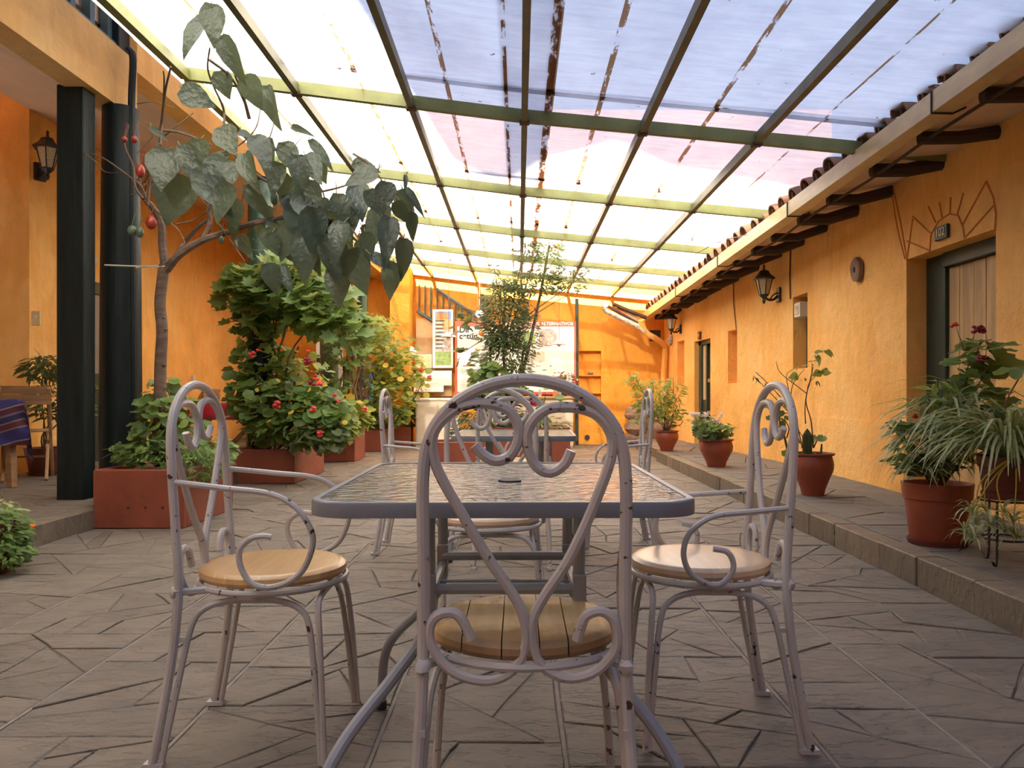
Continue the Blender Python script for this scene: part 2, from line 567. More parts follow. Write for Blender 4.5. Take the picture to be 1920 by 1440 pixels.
M['leaf_yellow'] = leaf_mat('fading_yellow_leaf', (0.45, 0.33, 0.03), (0.62, 0.42, 0.05), 0.5, 0.3)
M['bark'] = simple('grey_brown_bark', (0.14, 0.095, 0.07), 0.8, 0.4, 12, 0.6, sc=(1, 1, 3))
M['stem'] = simple('thin_brown_stem', (0.13, 0.085, 0.05), 0.7, 0.3, 12)
M['stem_green'] = simple('green_stem', (0.13, 0.15, 0.05), 0.6, 0.3, 12)
M['petal_red'] = simple('red_petal', (0.55, 0.03, 0.035), 0.5, 0.25, 20, 0)
M['petal_dark'] = simple('dark_red_petal', (0.22, 0.01, 0.02), 0.5, 0.25, 20, 0)
M['petal_magenta'] = simple('magenta_petal', (0.62, 0.02, 0.16), 0.5, 0.2, 20, 0)
M['petal_pink'] = simple('pink_petal', (0.70, 0.30, 0.30), 0.5, 0.2, 20, 0)
M['petal_white'] = simple('white_petal', (0.85, 0.80, 0.78), 0.5, 0.05, 20, 0)
M['petal_orange'] = simple('orange_petal', (0.75, 0.20, 0.02), 0.5, 0.2, 20, 0)
M['fruit_red'] = simple('red_fruit', (0.25, 0.025, 0.012), 0.35, 0.2, 8, 0)
M['fruit_green'] = simple('green_fruit', (0.09, 0.14, 0.08), 0.35, 0.2, 8, 0)
# ============================================================ PAVING
def area(p): return 0.5 * abs(sum(p[i][0] * p[(i + 1) % len(p)][1] - p[(i + 1) % len(p)][0] * p[i][1] for i in range(len(p))))


def cut(poly, c, d):
    """split a convex polygon by the line through c with direction d"""
    nx, ny = -d[1], d[0]
    s = [(p[0] - c[0]) * nx + (p[1] - c[1]) * ny for p in poly]
    A, B = [], []
    for i in range(len(poly)):
        j = (i + 1) % len(poly)
        if s[i] >= 0: A.append(poly[i])
        if s[i] <= 0: B.append(poly[i])
        if s[i] * s[j] < 0:
            t = s[i] / (s[i] - s[j])
            q = (poly[i][0] + t * (poly[j][0] - poly[i][0]), poly[i][1] + t * (poly[j][1] - poly[i][1]))
            A.append(q); B.append(q)
    return A, B


def crack(poly, target, out):
    a = area(poly)
    if a < target * random.uniform(0.55, 1.9) or len(poly) < 3:
        out.append(poly); return
    cx = sum(p[0] for p in poly) / len(poly) + random.uniform(-.18, .18) * a ** 0.5
    cy = sum(p[1] for p in poly) / len(poly) + random.uniform(-.18, .18) * a ** 0.5
    k = max(range(len(poly)), key=lambda i: (poly[i][0] - poly[i - 1][0]) ** 2 + (poly[i][1] - poly[i - 1][1]) ** 2)
    an = math.atan2(poly[k][1] - poly[k - 1][1], poly[k][0] - poly[k - 1][0]) + PI / 2 + random.uniform(-.85, .85)
    A, B = cut(poly, (cx, cy), (math.cos(an), math.sin(an)))
    if len(A) < 3 or len(B) < 3 or min(area(A), area(B)) < 0.12 * a:
        out.append(poly); return
    crack(A, target, out); crack(B, target, out)


def inset(poly, g):
    n = len(poly)
    s = sum(poly[i][0] * poly[(i + 1) % n][1] - poly[(i + 1) % n][0] * poly[i][1] for i in range(n))
    if s < 0: poly = poly[::-1]
    out = []
    for i in range(n):
        p0, p1, p2 = Vector(poly[i - 1]), Vector(poly[i]), Vector(poly[(i + 1) % n])
        e1, e2 = (p1 - p0), (p2 - p1)
        if e1.length < 1e-5 or e2.length < 1e-5: continue
        e1.normalize(); e2.normalize()
        n1, n2 = Vector((-e1.y, e1.x)), Vector((-e2.y, e2.x))
        out.append(p1 + (n1 + n2) * (g / max(0.35, 1 + n1.dot(n2))))
    return out


def stone_geo(mb, poly, z, gap, th=0.028, bev=0.0028):
    a = inset([tuple(p) for p in poly], gap)
    if len(a) < 3: return
    # ragged outline: break long edges
    b = []
    for i in range(len(a)):
        p, q = a[i], a[(i + 1) % len(a)]
        b.append(p)
        L = (q - p).length
        if L > 0.16:
            nn = Vector((-(q - p).y, (q - p).x)).normalized()
            for t in (0.33, 0.66):
                b.append(p.lerp(q, t) + nn * random.uniform(0, 0.006))
    a = b
    c = sum(a, Vector((0, 0))) / len(a)
    sx, sy = random.uniform(-.008, .008), random.uniform(-.008, .008)
    n = len(a)
    vs = [(p.x, p.y, z - th) for p in a] + [(p.x, p.y, z - bev + (p.x - c.x) * sx + (p.y - c.y) * sy) for p in a]
    ins = [p + (c - p) * min(0.3, bev * 1.4 / max(0.02, (c - p).length)) for p in a]
    vs += [(p.x, p.y, z + (p.x - c.x) * sx + (p.y - c.y) * sy) for p in ins]
    fs = []
    for r in (0, 1):
        for i in range(n):
            j = (i + 1) % n
            fs.append((r * n + i, r * n + j, r * n + n + j, r * n + n + i))
    fs.append(tuple(2 * n + i for i in range(n)))
    mb.add(vs, fs)


def pave(parent, polys, zf, mat, name, keep=300):
    """the stones that show largest become parts, the rest one part of kind stuff"""
    def shows(p):
        cy = sum(q[1] for q in p) / len(p)
        cx = sum(q[0] for q in p) / len(p)
        if cy < 1.2 or abs(cx) > 0.72 * cy: return 0
        return area(p) / cy ** 3
    polys = sorted(polys, key=lambda p: -shows(p))
    rest = MB()
    for i, p in enumerate(polys):
        z = zf + random.uniform(-0.0035, 0.002)
        gap = random.choice((0.0008, 0.001, 0.0015, 0.002, 0.004))
        if i < keep:
            mb = MB(); stone_geo(mb, p, z, gap)
            if mb.v: mb.build(name, mat, parent, ang=25)
        else:
            stone_geo(rest, p, z, gap)
    if rest.v: rest.build('far_' + name + '_field', mat, parent, ang=25, kind='stuff')


floor = MB().box(-6.2, 3.4, -7, 17, -0.30, -0.0065).build('floor', M['bed'], label='courtyard floor of grey crazy-paved flagstones', cat='floor', kind='structure')
strips = [-3.7, -3.0, -2.05, -1.45, -0.93, -0.38, 0.12, 0.80, 1.18, 1.935]
polys = []
for a_, b_ in zip(strips[:-1], strips[1:]):
    y = 0.9 + random.uniform(0, .4)
    while y < 16.4:
        h = random.uniform(0.5, 1.0)
        crack([(a_ + .004, y), (b_ - .004, y), (b_ - .004, y + h), (a_ + .004, y + h)], 0.075 if y < 6 else 0.11, polys)
        y += h
pave(floor, polys, 0.0, M['slate'], 'paving_stone', 300)
for x in strips[1:-1]:
    MB().box(x - 0.0055, x + 0.0055, 0.6, 16.4, -0.03, -0.0035).build('mortar_joint', M['mortar'], floor)

# right hand walkway with its curb
WX = 1.935
walk = MB().box(WX + .12, 3.4, -3, 16.2, -0.02, 0.112).build('floor', M['bed'], label='raised slate walkway along the right hand wall', cat='walkway', kind='structure')
polys = []
y = 0.9
while y < 15:
    h = random.uniform(0.8, 1.3)
    x0 = WX + .135
    crack([(x0, y), (3.12, y), (3.12, y + h), (x0, y + h)], 0.16, polys)
    y += h
pave(walk, polys, 0.139, M['slate_dark'], 'walkway_stone', 120)
y = 0.6
while y < 11.25:
    L = min(random.uniform(0.34, 0.62), 11.3 - y)
    MB().box(WX + random.uniform(-.004, .004), WX + .13, y + .003, y + L - .003, -0.02, 0.138 + random.uniform(-.003, .004), 0.006).build('curb_stone', M['curb'], walk, ang=30)
    y += L
y = 11.3
while y < 13.7:
    MB().box(WX + .085, WX + .20, y + .003, y + .5, -0.02, 0.132, 0.006).build('curb_stone', M['curb'], walk, ang=30)
    y += .5

# left hand platform under the gallery
plat = MB().box(-6.0, -3.02, -3, 16.2, -0.02, 0.112).build('floor', M['bed'], label='raised stone platform under the left gallery', cat='platform', kind='structure')
polys = []
y = 0.9
while y < 15.5:
    h = random.uniform(0.8, 1.3)
    for xa, xb in ((-3.06, -4.0), (-4.0, -5.04)):
        crack([(xb, y), (xa, y), (xa, y + h), (xb, y + h)], 0.14, polys)
    y += h
pave(plat, polys, 0.139, M['slate'], 'platform_stone', 120)
y = 1.0
while y < 15.5:
    L = random.uniform(0.6, 1.1)
    MB().box(-3.06, -2.94, y + .003, y + L - .003, -0.02, 0.139, 0.008).build('curb_stone', M['curb'], plat, ang=30)
    y += L

# ============================================================ RIGHT WALL
def wx(y): return 3.10 if y < 9.4 else 3.10 - (y - 9.4) * 0.068


def wy(px):
    lo, hi = 2.0, 40.0
    for _ in range(50):
        m = (lo + hi) / 2
        if wx(m) * F / m > px - VX: lo = m
        else: hi = m
    return lo


def ztop(y): return 2.67 - max(0, y - 9) * 0.035


# openings: y near, y far, z0, z1, depth
OPEN = [(5.2, 6.40, 0.13, 2.01, .20), (wy(1514), wy(1487), 1.22, 2.03, .20), (wy(1382), wy(1365), 1.09, 1.83, .18),
        (wy(1332), wy(1302), 0.13, 1.79, .14), (wy(1283), wy(1270), 1.10, 1.86, .15)]
mb = MB()
ys = sorted(set([-7.0, 0, 3, 9.4, 15.05] + [o[0] for o in OPEN] + [o[1] for o in OPEN]))
zs = sorted(set([-0.05, 3.2] + [o[2] for o in OPEN] + [o[3] for o in OPEN]))
for ya, yb in zip(ys[:-1], ys[1:]):
    for za, zb in zip(zs[:-1], zs[1:]):
        ym, zm = (ya + yb) / 2, (za + zb) / 2
        if any(o[0] < ym < o[1] and o[2] < zm < o[3] for o in OPEN): continue
        mb.add([(wx(ya), ya, za), (wx(yb), yb, za), (wx(yb), yb, zb), (wx(ya), ya, zb)], [(0, 1, 2, 3)])
for (ya, yb, za, zb, d) in OPEN:
    X0, X1 = wx(ya), wx(yb)
    a, b, c, e = (X0, ya, za), (X1, yb, za), (X1, yb, zb), (X0, ya, zb)
    A, B, C_, E = [(p[0] + d + .06, p[1], p[2]) for p in (a, b, c, e)]
    mb.add([a, b, c, e, A, B, C_, E], [(0, 4, 5, 1), (1, 5, 6, 2), (2, 6, 7, 3), (3, 7, 4, 0)])
    mb.add([A, B, C_, E], [(0, 1, 2, 3)])
wall_r = mb.build('wall_right', M['wall'], smooth=False, label='long orange plastered wall on the right with doors and niches', cat='wall', kind='structure')
MB().box(3.45, 3.6, -7, 15.2, 0, 3.2).build('masonry_backing', M['wall_back'], wall_r, smooth=False)
# low plinth of the wall, a hand proud, between door and second window
mb = MB()
for ya, yb in ((6.42, 9.4),):
    mb.box(wx(ya) - .012, wx(ya) + .02, ya, yb, 0.13, 0.70)
mb.box(3.088, 3.12, -3, 5.18, 0.13, 0.70)
mb.build('baseboard_right', M['wall'], smooth=False, label='shallow orange plinth along the foot of the right wall', cat='plinth', kind='structure')

# sunray relief grooves over the near door
cY, cZ = 5.93, 2.06


def ray(parent, pts, r=.007):
    MB().tube([(3.098, p[0], p[1]) for p in pts], r, 5).build('relief_line', M['groove'], parent)


def rp(px, py):
    Y = 3.10 * F / (px - VX)
    return (Y, EYE - (py - VY) * Y / F)


relief = empty('sunray_relief', (0, 0, 0), label='engraved half sun with rays in the plaster above the near right door', cat='relief')
for line in ([(1675, 352), (1690, 420), (1701, 487)], [(1701, 487), (1712, 410)], [(1712, 406), (1748, 440)], [(1701, 452), (1744, 470)],
             [(1744, 473), (1746, 440), (1760, 415), (1780, 401), (1797, 404), (1806, 425), (1809, 446)],
             [(1741, 387), (1755, 417)], [(1762, 380), (1767, 408)], [(1783, 370), (1782, 402)], [(1807, 362), (1795, 404)],
             [(1806, 420), (1850, 340)], [(1808, 447), (1863, 386)], [(1850, 340), (1863, 370), (1868, 400), (1866, 432)]):
    ray(relief, [rp(*q) for q in line])

# ------------------------------------------------------------ doors and windows on the right
d1 = empty('door_1', (3.1, 5.8, 0.13), kind='structure', label='near right door of weathered planks in a dark green frame', cat='door')


def loc(o, base): return [b - a for a, b in zip(base, o)]


def addbox(parent, name, mat, x0, x1, y0, y1, z0, z1, bev=0.0, **k):
    """box given in world coordinates, under an unrotated parent"""
    px, py, pz = parent.location if parent else (0, 0, 0)
    pr = parent.parent if parent else None
    while pr is not None:
        px += pr.location.x; py += pr.location.y; pz += pr.location.z
        pr = pr.parent
    return MB().box(x0 - px, x1 - px, y0 - py, y1 - py, z0 - pz, z1 - pz, bev).build(name, M[mat] if isinstance(mat, str) else mat, parent, **k)


addbox(d1, 'door_frame', 'frame_green', 3.26, 3.36, 6.12, 6.41, 0.12, 2.02, .006)
addbox(d1, 'door_frame', 'frame_green', 3.24, 3.32, 5.19, 6.12, 1.90, 2.02, .006)
addbox(d1, 'door_frame', 'frame_green', 3.26, 3.34, 5.19, 5.26, 0.12, 1.90, .006)
yy = 5.26
for w in (.17, .20, .15, .19, .15):
    addbox(d1, 'door_plank', 'door_wood', 3.285 + random.uniform(0, .006), 3.32, yy + .003, yy + w - .003, 0.14, 1.90, .005)
    yy += w
w2 = empty('window_2', (3.1, OPEN[1][0], 1.22), kind='structure', label='narrow deep window niche right of the larger wall lantern', cat='window')
addbox(w2, 'window_frame', 'frame_green', 3.22, 3.30, OPEN[1][0], OPEN[1][0] + .17, 1.22, 2.03, .005)
addbox(w2, 'pane', 'dim_glass', 3.25, 3.28, OPEN[1][0] + .17, OPEN[1][1], 1.22, 2.03)
d2 = empty('door_2', (3.0, OPEN[3][0], 0.13), kind='structure', label='far narrow green door with patterned glass panels', cat='door')
ya, yb = OPEN[3][0], OPEN[3][1]
x_ = wx((ya + yb) / 2) + .075
addbox(d2, 'door_frame', 'frame_green', x_ - .03, x_ + .05, yb - .17, yb, 0.13, 1.79, .004)
addbox(d2, 'door_frame', 'frame_green', x_ - .03, x_ + .05, ya, yb, 1.72, 1.79, .004)
addbox(d2, 'glass_panel', 'lattice', x_, x_ + .03, ya + .42, yb - .17, 0.85, 1.72)
addbox(d2, 'lower_panel', 'frame_green', x_, x_ + .03, ya + .42, yb - .17, 0.13, 0.85, .004)
addbox(d2, 'door_stile', 'frame_green', x_ - .02, x_ + .04, ya + .34, ya + .42, 0.13, 1.72, .004)
for za, zb in ((0.2, .62), (.68, 1.12), (1.18, 1.66)):
    addbox(d2, 'pane', 'dim_glass', x_ + .01, x_ + .03, ya + .03, ya + .34, za, zb)
for z in (.65, 1.15):
    addbox(d2, 'door_rail', 'wood', x_ - .01, x_ + .04, ya + .02, ya + .36, z - .03, z + .03, .004)

# ------------------------------------------------------------ eave, gutter, clay tiles
def gx(y): return 2.45 - .014 * (y - 5)
def gz(y): return 2.60 - .027 * (y - 5)


eave = empty('roof', (0, 0, 0), kind='structure', label='clay tiled eave with cream gutter over the right hand walkway', cat='eave')
st = [-1, 1, 3, 5, 7, 9.4, 11, 13, 14.9]
mb = MB()
for ya, yb in zip(st[:-1], st[1:]):
    vs = []
    for y in (ya, yb):
        vs += [(gx(y) + .05, y, gz(y) + .03), (wx(y) + .03, y, ztop(y) + .005), (wx(y) + .03, y, ztop(y) + .035), (gx(y) + .05, y, gz(y) + .06)]
    mb.add(vs, [(0, 1, 5, 4), (3, 7, 6, 2), (0, 4, 7, 3), (1, 2, 6, 5), (0, 3, 2, 1), (4, 5, 6, 7)])
mb.build('soffit_board', M['soffit'], eave, smooth=False)
mb = MB()
for ya, yb in zip(st[:-1], st[1:]):
    vs = []
    for y in (ya, yb):
        X, Z = gx(y), gz(y)
        vs += [(X, y, Z), (X + .115, y, Z), (X + .115, y, Z + .12), (X + .105, y, Z + .12), (X + .105, y, Z + .012), (X + .012, y, Z + .012), (X + .012, y, Z + .125), (X, y, Z + .125)]
    mb.add(vs, [(i, (i + 1) % 8, 8 + (i + 1) % 8, 8 + i)[::-1] for i in range(8)] + [(0, 1, 2, 3, 4, 5, 6, 7), tuple(range(15, 7, -1))])
mb.build('gutter', M['gutter'], eave, smooth=False)
for y in (3.4, 4.75, 7.2, 9.6, 12.0):
    X, Z = gx(y), gz(y)
    MB().tube([(X + .10, y, Z + .13), (X - .006, y, Z + .12), (X - .006, y, Z - .006), (X + .12, y, Z - .008), (X + .2, y, Z + .03)], .007, 5).build('gutter_bracket', M['black_iron'], eave)
k = 0
while True:
    y = 3.75 + .715 * k + random.uniform(-.05, .05)
    if y > 14.5: break
    r = random.uniform(.042, .058)
    MB().tube([(gx(y) + .14, y, gz(y) - .005), (gx(y) + .4, y, gz(y) - .002), (wx(y) + .05, y, ztop(y) - .035)], r, 8, sy=.8).build('rafter_tail', M['dark_wood'], eave)
    k += 1
MB().tube([(gx(y) + .18, y, gz(y) - .03 + (0.015 * math.sin(y * 3))) for y in [3, 4, 5, 6, 7, 8, 9, 11, 13, 14.5]], .012, 5, smooth=3).build('eave_pole', M['dark_wood'], eave)
# under-roof slab so that light does not leak
mb = MB()
for ya, yb in zip(st[:-1], st[1:]):
    vs = []
    for y in (ya, yb):
        X, Z = gx(y), gz(y)
        vs += [(X + .06, y, Z + .10), (X + 1.6, y, Z + .10 + .56), (X + 1.6, y, Z + .13 + .56), (X + .06, y, Z + .13)]
    mb.add(vs, [(0, 1, 5, 4), (3, 7, 6, 2), (0, 4, 7, 3), (1, 2, 6, 5), (0, 3, 2, 1), (4, 5, 6, 7)])
mb.build('tile_bed', M['dark_wood'], eave, smooth=False)


def tile_mesh(up):
    mb = MB()
    n, L = 8, .46
    vs = []
    for i, t in enumerate((0, 1)):
        r0 = .105 if t == 0 else .082
        for rr in (r0, r0 - .016):
            for k in range(n + 1):
                a = PI * k / n
                vs.append((t * L, math.cos(a) * rr, math.sin(a) * rr * .9 * (1 if up else -1)))
    m = n + 1
    fs = []
    for k in range(n):
        fs.append((k, k + 1, 2 * m + k + 1, 2 * m + k))
        fs.append((m + k, 3 * m + k, 3 * m + k + 1, m + k + 1))
        fs.append((k, m + k, m + k + 1, k + 1))
        fs.append((2 * m + k, 2 * m + k + 1, 3 * m + k + 1, 3 * m + k))
    fs += [(0, 2 * m, 3 * m, m), (n, m + n, 3 * m + n, 2 * m + n)]
    mb.add(vs, fs)
    return mb.mesh('roof_tile', M['tile'], ang=50)


t_up, t_dn = tile_mesh(True), tile_mesh(False)
for row in range(2):
    y = 2.9
    while y < 14.7:
        for (me, dy, dz) in ((t_up, 0, .035), (t_dn, .14, .10)):
            if me is t_dn and row > 0: continue
            X, Z = gx(y) + .03 + row * .36 + random.uniform(-.02, .02), gz(y) + .115 + row * .131 + dz
            o = link('roof_tile', me, eave)
            o.location = (X, y + dy, Z)
            o.rotation_euler = (random.uniform(-.05, .05), -math.atan(.36) + random.uniform(-.03, .03), random.uniform(-.05, .05))
        y += .285

# ============================================================ TRANSLUCENT CANOPY
def rz_(x): return 3.0 - (x - .04) * (.095 if x > 0 else .125)


canopy = empty('ceiling', (0, 0, 0), kind='structure', label='sloping translucent sheet canopy on an olive steel grid over the courtyard', cat='canopy')
BY = [1.4, 3.4, 5.8, 7.95, 10.0, 11.9, 13.5, 14.85]
RX = [-2.42, -1.62, -0.785, 0.04, 0.90, 1.73, 2.62]
BEAM_H = .088
for by in BY:
    mb = MB()
    for xa, xb in ((-2.44, 0.04), (0.04, 3.15)):
        za, zb = rz_(xa), rz_(xb)
        mb.add([(xa, by, za - BEAM_H), (xb, by, zb - BEAM_H), (xb, by + .05, zb - BEAM_H), (xa, by + .05, za - BEAM_H), (xa, by, za), (xb, by, zb), (xb, by + .05, zb), (xa, by + .05, za)],
               [(0, 3, 2, 1), (4, 5, 6, 7), (0, 1, 5, 4), (2, 3, 7, 6), (0, 4, 7, 3), (1, 2, 6, 5)])
    mb.build('cross_beam', M['roof_steel'], canopy, smooth=False)
for rx in RX[:-1]:
    zz = rz_(rx)
    w = .022 if rx > -2.4 else .03
    for ya, yb in zip([-2.0] + BY, BY + [14.95]):
        if yb - ya < .2: continue
        MB().box(rx - w, rx + w, ya + .05, yb, zz - BEAM_H - .004, zz - .02).build('rafter', M['rafter_steel'] if rx > -2.4 else M['roof_steel'], canopy, smooth=False)
    for by in BY:
        if rx > -2.4:
            MB().box(rx - .036, rx + .036, by - .006, by + .056, zz - BEAM_H - .012, zz - BEAM_H + .012).build('joint_plate', M['rust'], canopy, smooth=False)
SY = [-6.0, -4.3, -2.5, -.4, 1.35, 3.1, 5.42, 7.62, 9.65, 11.55, 13.2, 14.3]
for i, (ya, yb) in enumerate(zip(SY[:-1], SY[1:])):
    for (xa, xb, lift) in ((-2.62, .235, .012), (-.115, 3.2, .022)):
        mb = MB()
        nx, ny = 14, 8
        zo = lift + (.004 if i % 2 else 0)
        vs, fs = [], []
        for jj in range(ny + 1):
            for ii in range(nx + 1):
                x = xa + (xb - xa) * ii / nx
                y = ya + (yb + (.10 if i < 10 else 0) - ya) * jj / ny
                vs.append((x, y, rz_(x) + zo + .003 * math.sin(ii * 1.9 + i) * math.cos(jj * 1.3)))
        for jj in range(ny):
            for ii in range(nx):
                a = jj * (nx + 1) + ii
                fs.append((a, a + 1, a + nx + 2, a + nx + 1))
        mb.add(vs, fs)
        mb.build('roof_sheet', M['sheet'], canopy)
    if i > 0:
        # pale lap strip along each sheet joint
        mb = MB()
        xs = [-2.6, -1.4, -.2, 1, 2.2, 3.1]
        for xa, xb in zip(xs[:-1], xs[1:]):
            za, zb = rz_(xa) + .004, rz_(xb) + .004
            mb.add([(xa, ya + .02, za), (xb, ya + .02, zb), (xb, ya + .085, zb), (xa, ya + .085, za), (xa, ya + .02, za - .004), (xb, ya + .02, zb - .004), (xb, ya + .085, zb - .004), (xa, ya + .085, za - .004)],
                   [(0, 1, 2, 3), (7, 6, 5, 4), (0, 4, 5, 1), (2, 6, 7, 3), (0, 3, 7, 4), (1, 5, 6, 2)])
        mb.build('lap_strip', M['sheet'], canopy, smooth=False)

mb = MB()
for (ya, yb) in zip([-6.0] + list(range(-4, 13, 2)), list(range(-4, 13, 2)) + [13.8]):
    mb.add([(-2.60, ya, 3.335), (-2.60, yb, 3.335), (-3.36, yb, 4.40), (-3.36, ya, 4.40)], [(0, 1, 2, 3)])
mb.build('sun_shield_flap', M['sheet'], canopy, smooth=False)  # nearly edge-on flap added to keep direct sun off the left leaves

# ============================================================ LEFT SIDE GALLERY
def slab(name, line, ztop_, mat_f, label):
    """line: (y, x fascia, z bottom) stations; soffit rises to the wall"""
    g = empty(name, (0, 0, 0), kind='structure', label=label, cat='gallery')
    mb, ms = MB(), MB()
    for (ya, xa, za), (yb, xb, zb) in zip(line[:-1], line[1:]):
        mb.add([(xa, ya, za), (xb, yb, zb), (xb, yb, zb + ztop_), (xa, ya, za + ztop_), (xa - .2, ya, za), (xb - .2, yb, zb), (xb - .2, yb, zb + ztop_), (xa - .2, ya, za + ztop_)],
               [(0, 1, 2, 3), (7, 6, 5, 4), (0, 4, 5, 1), (3, 2, 6, 7), (0, 3, 7, 4), (1, 5, 6, 2)])
        ms.add([(xa - .2, ya, za + .002), (xb - .2, yb, zb + .002), (-5.06, yb, 3.88), (-5.06, ya, 3.88), (xa - .2, ya, za + ztop_), (xb - .2, yb, zb + ztop_), (-5.06, yb, 4.25), (-5.06, ya, 4.25)],
               [(0, 3, 2, 1), (4, 5, 6, 7), (0, 1, 5, 4), (2, 3, 7, 6), (0, 4, 7, 3), (1, 2, 6, 5)])
    mb.build('fascia', mat_f, g, smooth=False)
    ms.build('soffit_board', M['soffit'], g, smooth=False)
    return g


slab('ceiling', [(-3, -3.15, 3.20), (6.6, -3.15, 3.20)], .47, M['fascia'], 'near gallery slab with pale orange edge above the two dark posts')
slab('ceiling', [(6.62, -3.16, 3.60), (10, -2.82, 3.35), (15.0, -2.42, 3.08)], .40, M['wall'], 'far gallery slab with bright orange edge meeting the canopy')
wl_ = MB()
wl_.box(-5.3, -5.05, 8.25, 15.2, 0, 6.4)
wl_.box(-8.0, -5.3, 8.25, 8.5, 0, 6.4)
wl_.build('wall_left', M['wall'], smooth=False, label='orange wall at the back of the left gallery', cat='wall', kind='structure')
MB().box(-8.2, -8.0, -7, 8.5, 0, 6.4).build('wall_side', M['wall'], smooth=False, label='orange wall set back at the near left corner', cat='wall', kind='structure')
# the near upper floor behind the balusters
MB().box(-8.0, -3.36, -3, 6.6, 3.90, 4.1).build('ceiling', M['soffit'], smooth=False, label='floor of the near upper gallery', cat='gallery', kind='structure')
MB().box(-8.2, -3.35, -3, 15.2, 6.3, 6.45).build('ceiling', M['soffit'], smooth=False, label='roof slab above the upper gallery', cat='gallery', kind='structure')
upw = MB()
upw.box(-4.3, -4.2, -3, 6.1, 3.9, 6.35)
upw.build('wall_upper', M['wall'], smooth=False, label='orange upper gallery wall seen between the balusters', cat='wall', kind='structure')
rail = empty('balustrade', (-3.3, 3, 3.67), label='dark blue green balustrade on the near upper gallery', cat='railing')
MB().box(-.07, .07, -6, 3.45, 0.0, .09, .008).build('bottom_rail', M['blue_green'], rail)
MB().box(-.06, .06, -6, 3.45, 1.05, 1.13, .008).build('top_rail', M['blue_green'], rail)
for i in range(34):
    y = 3.40 - .27 * i
    MB().box(-.035, .035, y - .035, y + .035, .09, 1.05, .006).build('baluster', M['blue_green'], rail)
MB().box(-.09, .09, 3.42, 3.60, -.02, 2.3, .01).build('newel_post', M['green_post'], rail)

sp = MB()
sp.box(-.10, .10, -.085, .085, 0, 3.09, .012)
post = sp.build('square_post', M['green_post'], label='square green black timber post on a rough stone pad', cat='post', kind='structure')
post.location = (-3.31, 5.98, .135)
mb = MB(); mb.lathe([(.30, -.02), (.29, .005), (.25, .018)], 18, jit=.05)
mb.build('stone_pad', M['slate'], post)

colm = MB()
colm.lathe([(.155, 0), (.158, .5), (.15, 1.6), (.135, 3.05)], 22)
c1 = colm.build('round_column', M['green_post'], label='thick black round column behind the planter of the large leaved tree', cat='column', kind='structure')
c1.location = (-3.145, 6.32, .135)
MB().tube([(.135, -.06, .6), (.12, -.06, 2.0), (.11, -.055, 3.0), (.12, -.05, 3.42), (.06, 0, 3.52)], .028, 8, smooth=4).build('drain_pipe', M['green_post'], c1)
wire = empty('tie_wire', (0, 0, 0), label='white wire loop tying the tree trunk to the round column', cat='wire')
MB().tube([P(196, 497, 6.12), P(250, 499, 6.08), P(300, 500, 5.95), P(314, 497, 5.97), P(300, 497, 6.03), P(255, 502, 6.15)], .006, 5, smooth=4).build('wire_strand', M['white_plastic'], wire)

for i, (px, Y, lab) in enumerate(((488, 8.95, 'dark column rising through the climbing geranium'), (617, 12.1, 'green column behind the third brick red planter'),
                                  (680, 14.2, 'slim green column over the second planter from the back'), (727, 15.3, 'slimmest green column beside the yellow pier'))):
    X = (px - VX) * Y / F
    r = (.135, .14, .10, .085)[i]
    mb = MB(); mb.lathe([(r, 0), (r * 1.02, .6), (r * .97, 2.2), (r * .9, 3.35 - .04 * i)], 18)
    o = mb.build('round_column', M['green_post'] if i == 0 else M['green_column'], label=lab, cat='column', kind='structure')
    o.location = (X, Y, .0)
    if i == 0:
        mb = MB(); mb.lathe([(.137, 1.9), (.132, 3.3)], 18)
        mb.build('green_upper_shaft', M['green_column'], o)

# door and sign in the left wall
d3 = empty('door_3', (-5.05, 9.4, .13), kind='structure', label='dark door with a grey upper panel behind the round column', cat='door')
addbox(d3, 'door_frame', 'frame_green', -5.08, -4.99, 8.92, 9.0, .13, 2.26)
addbox(d3, 'door_frame', 'frame_green', -5.08, -4.99, 9.62, 9.90, .13, 2.26)
addbox(d3, 'door_frame', 'frame_green', -5.08, -4.99, 8.92, 9.90, 2.12, 2.26)
addbox(d3, 'upper_panel', 'grey_panel', -5.06, -5.02, 9.0, 9.62, 1.18, 2.12)
addbox(d3, 'lower_panel', 'frame_green', -5.06, -5.02, 9.0, 9.62, .13, 1.18)


def sign(name, pos, w, h, txt, mat, tmat, rot, label, size):
    s = empty(name, pos, label=label, cat='sign')
    s.rotation_euler = rot
    MB().box(-w / 2, w / 2, -.012, .012, -h / 2, h / 2, .004).build('plate', mat, s)
    cu = bpy.data.curves.new('digits', 'FONT')
    cu.body = txt
    cu.size = size
    cu.align_x = 'CENTER'; cu.align_y = 'CENTER'
    cu.extrude = .002
    cu.materials.append(tmat)
    t = as_mesh('digits', cu, s)
    t.location = (0, -.015, 0)
    t.rotation_euler = (PI / 2, 0, 0)
    return s


Ys = wy(1770)
sign('number_sign', (3.085, Ys, 2.78 if False else EYE + (VY - 436) * Ys / F), .17, .10, '102', M['frame_green'], M['gutter'], (0, 0, -PI / 2), 'small green and gold room number plate inside the sunray relief', .085)
Ys = wy(1313)
sign('number_sign', (wx(Ys) - .015, Ys, EYE + (VY - 629) * Ys / F), .13, .12, '103', M['pot_dark'], M['gutter'], (0, 0, -PI / 2), 'small brown room number plate above the far green door', .07)
sign('number_sign', (-5.035, 9.45, EYE + (VY - 486) * 9.45 / F), .15, .11, '108', M['print_grey'], M['white_plastic'], (0, 0, PI / 2), 'small grey room number plate above the left door', .07)

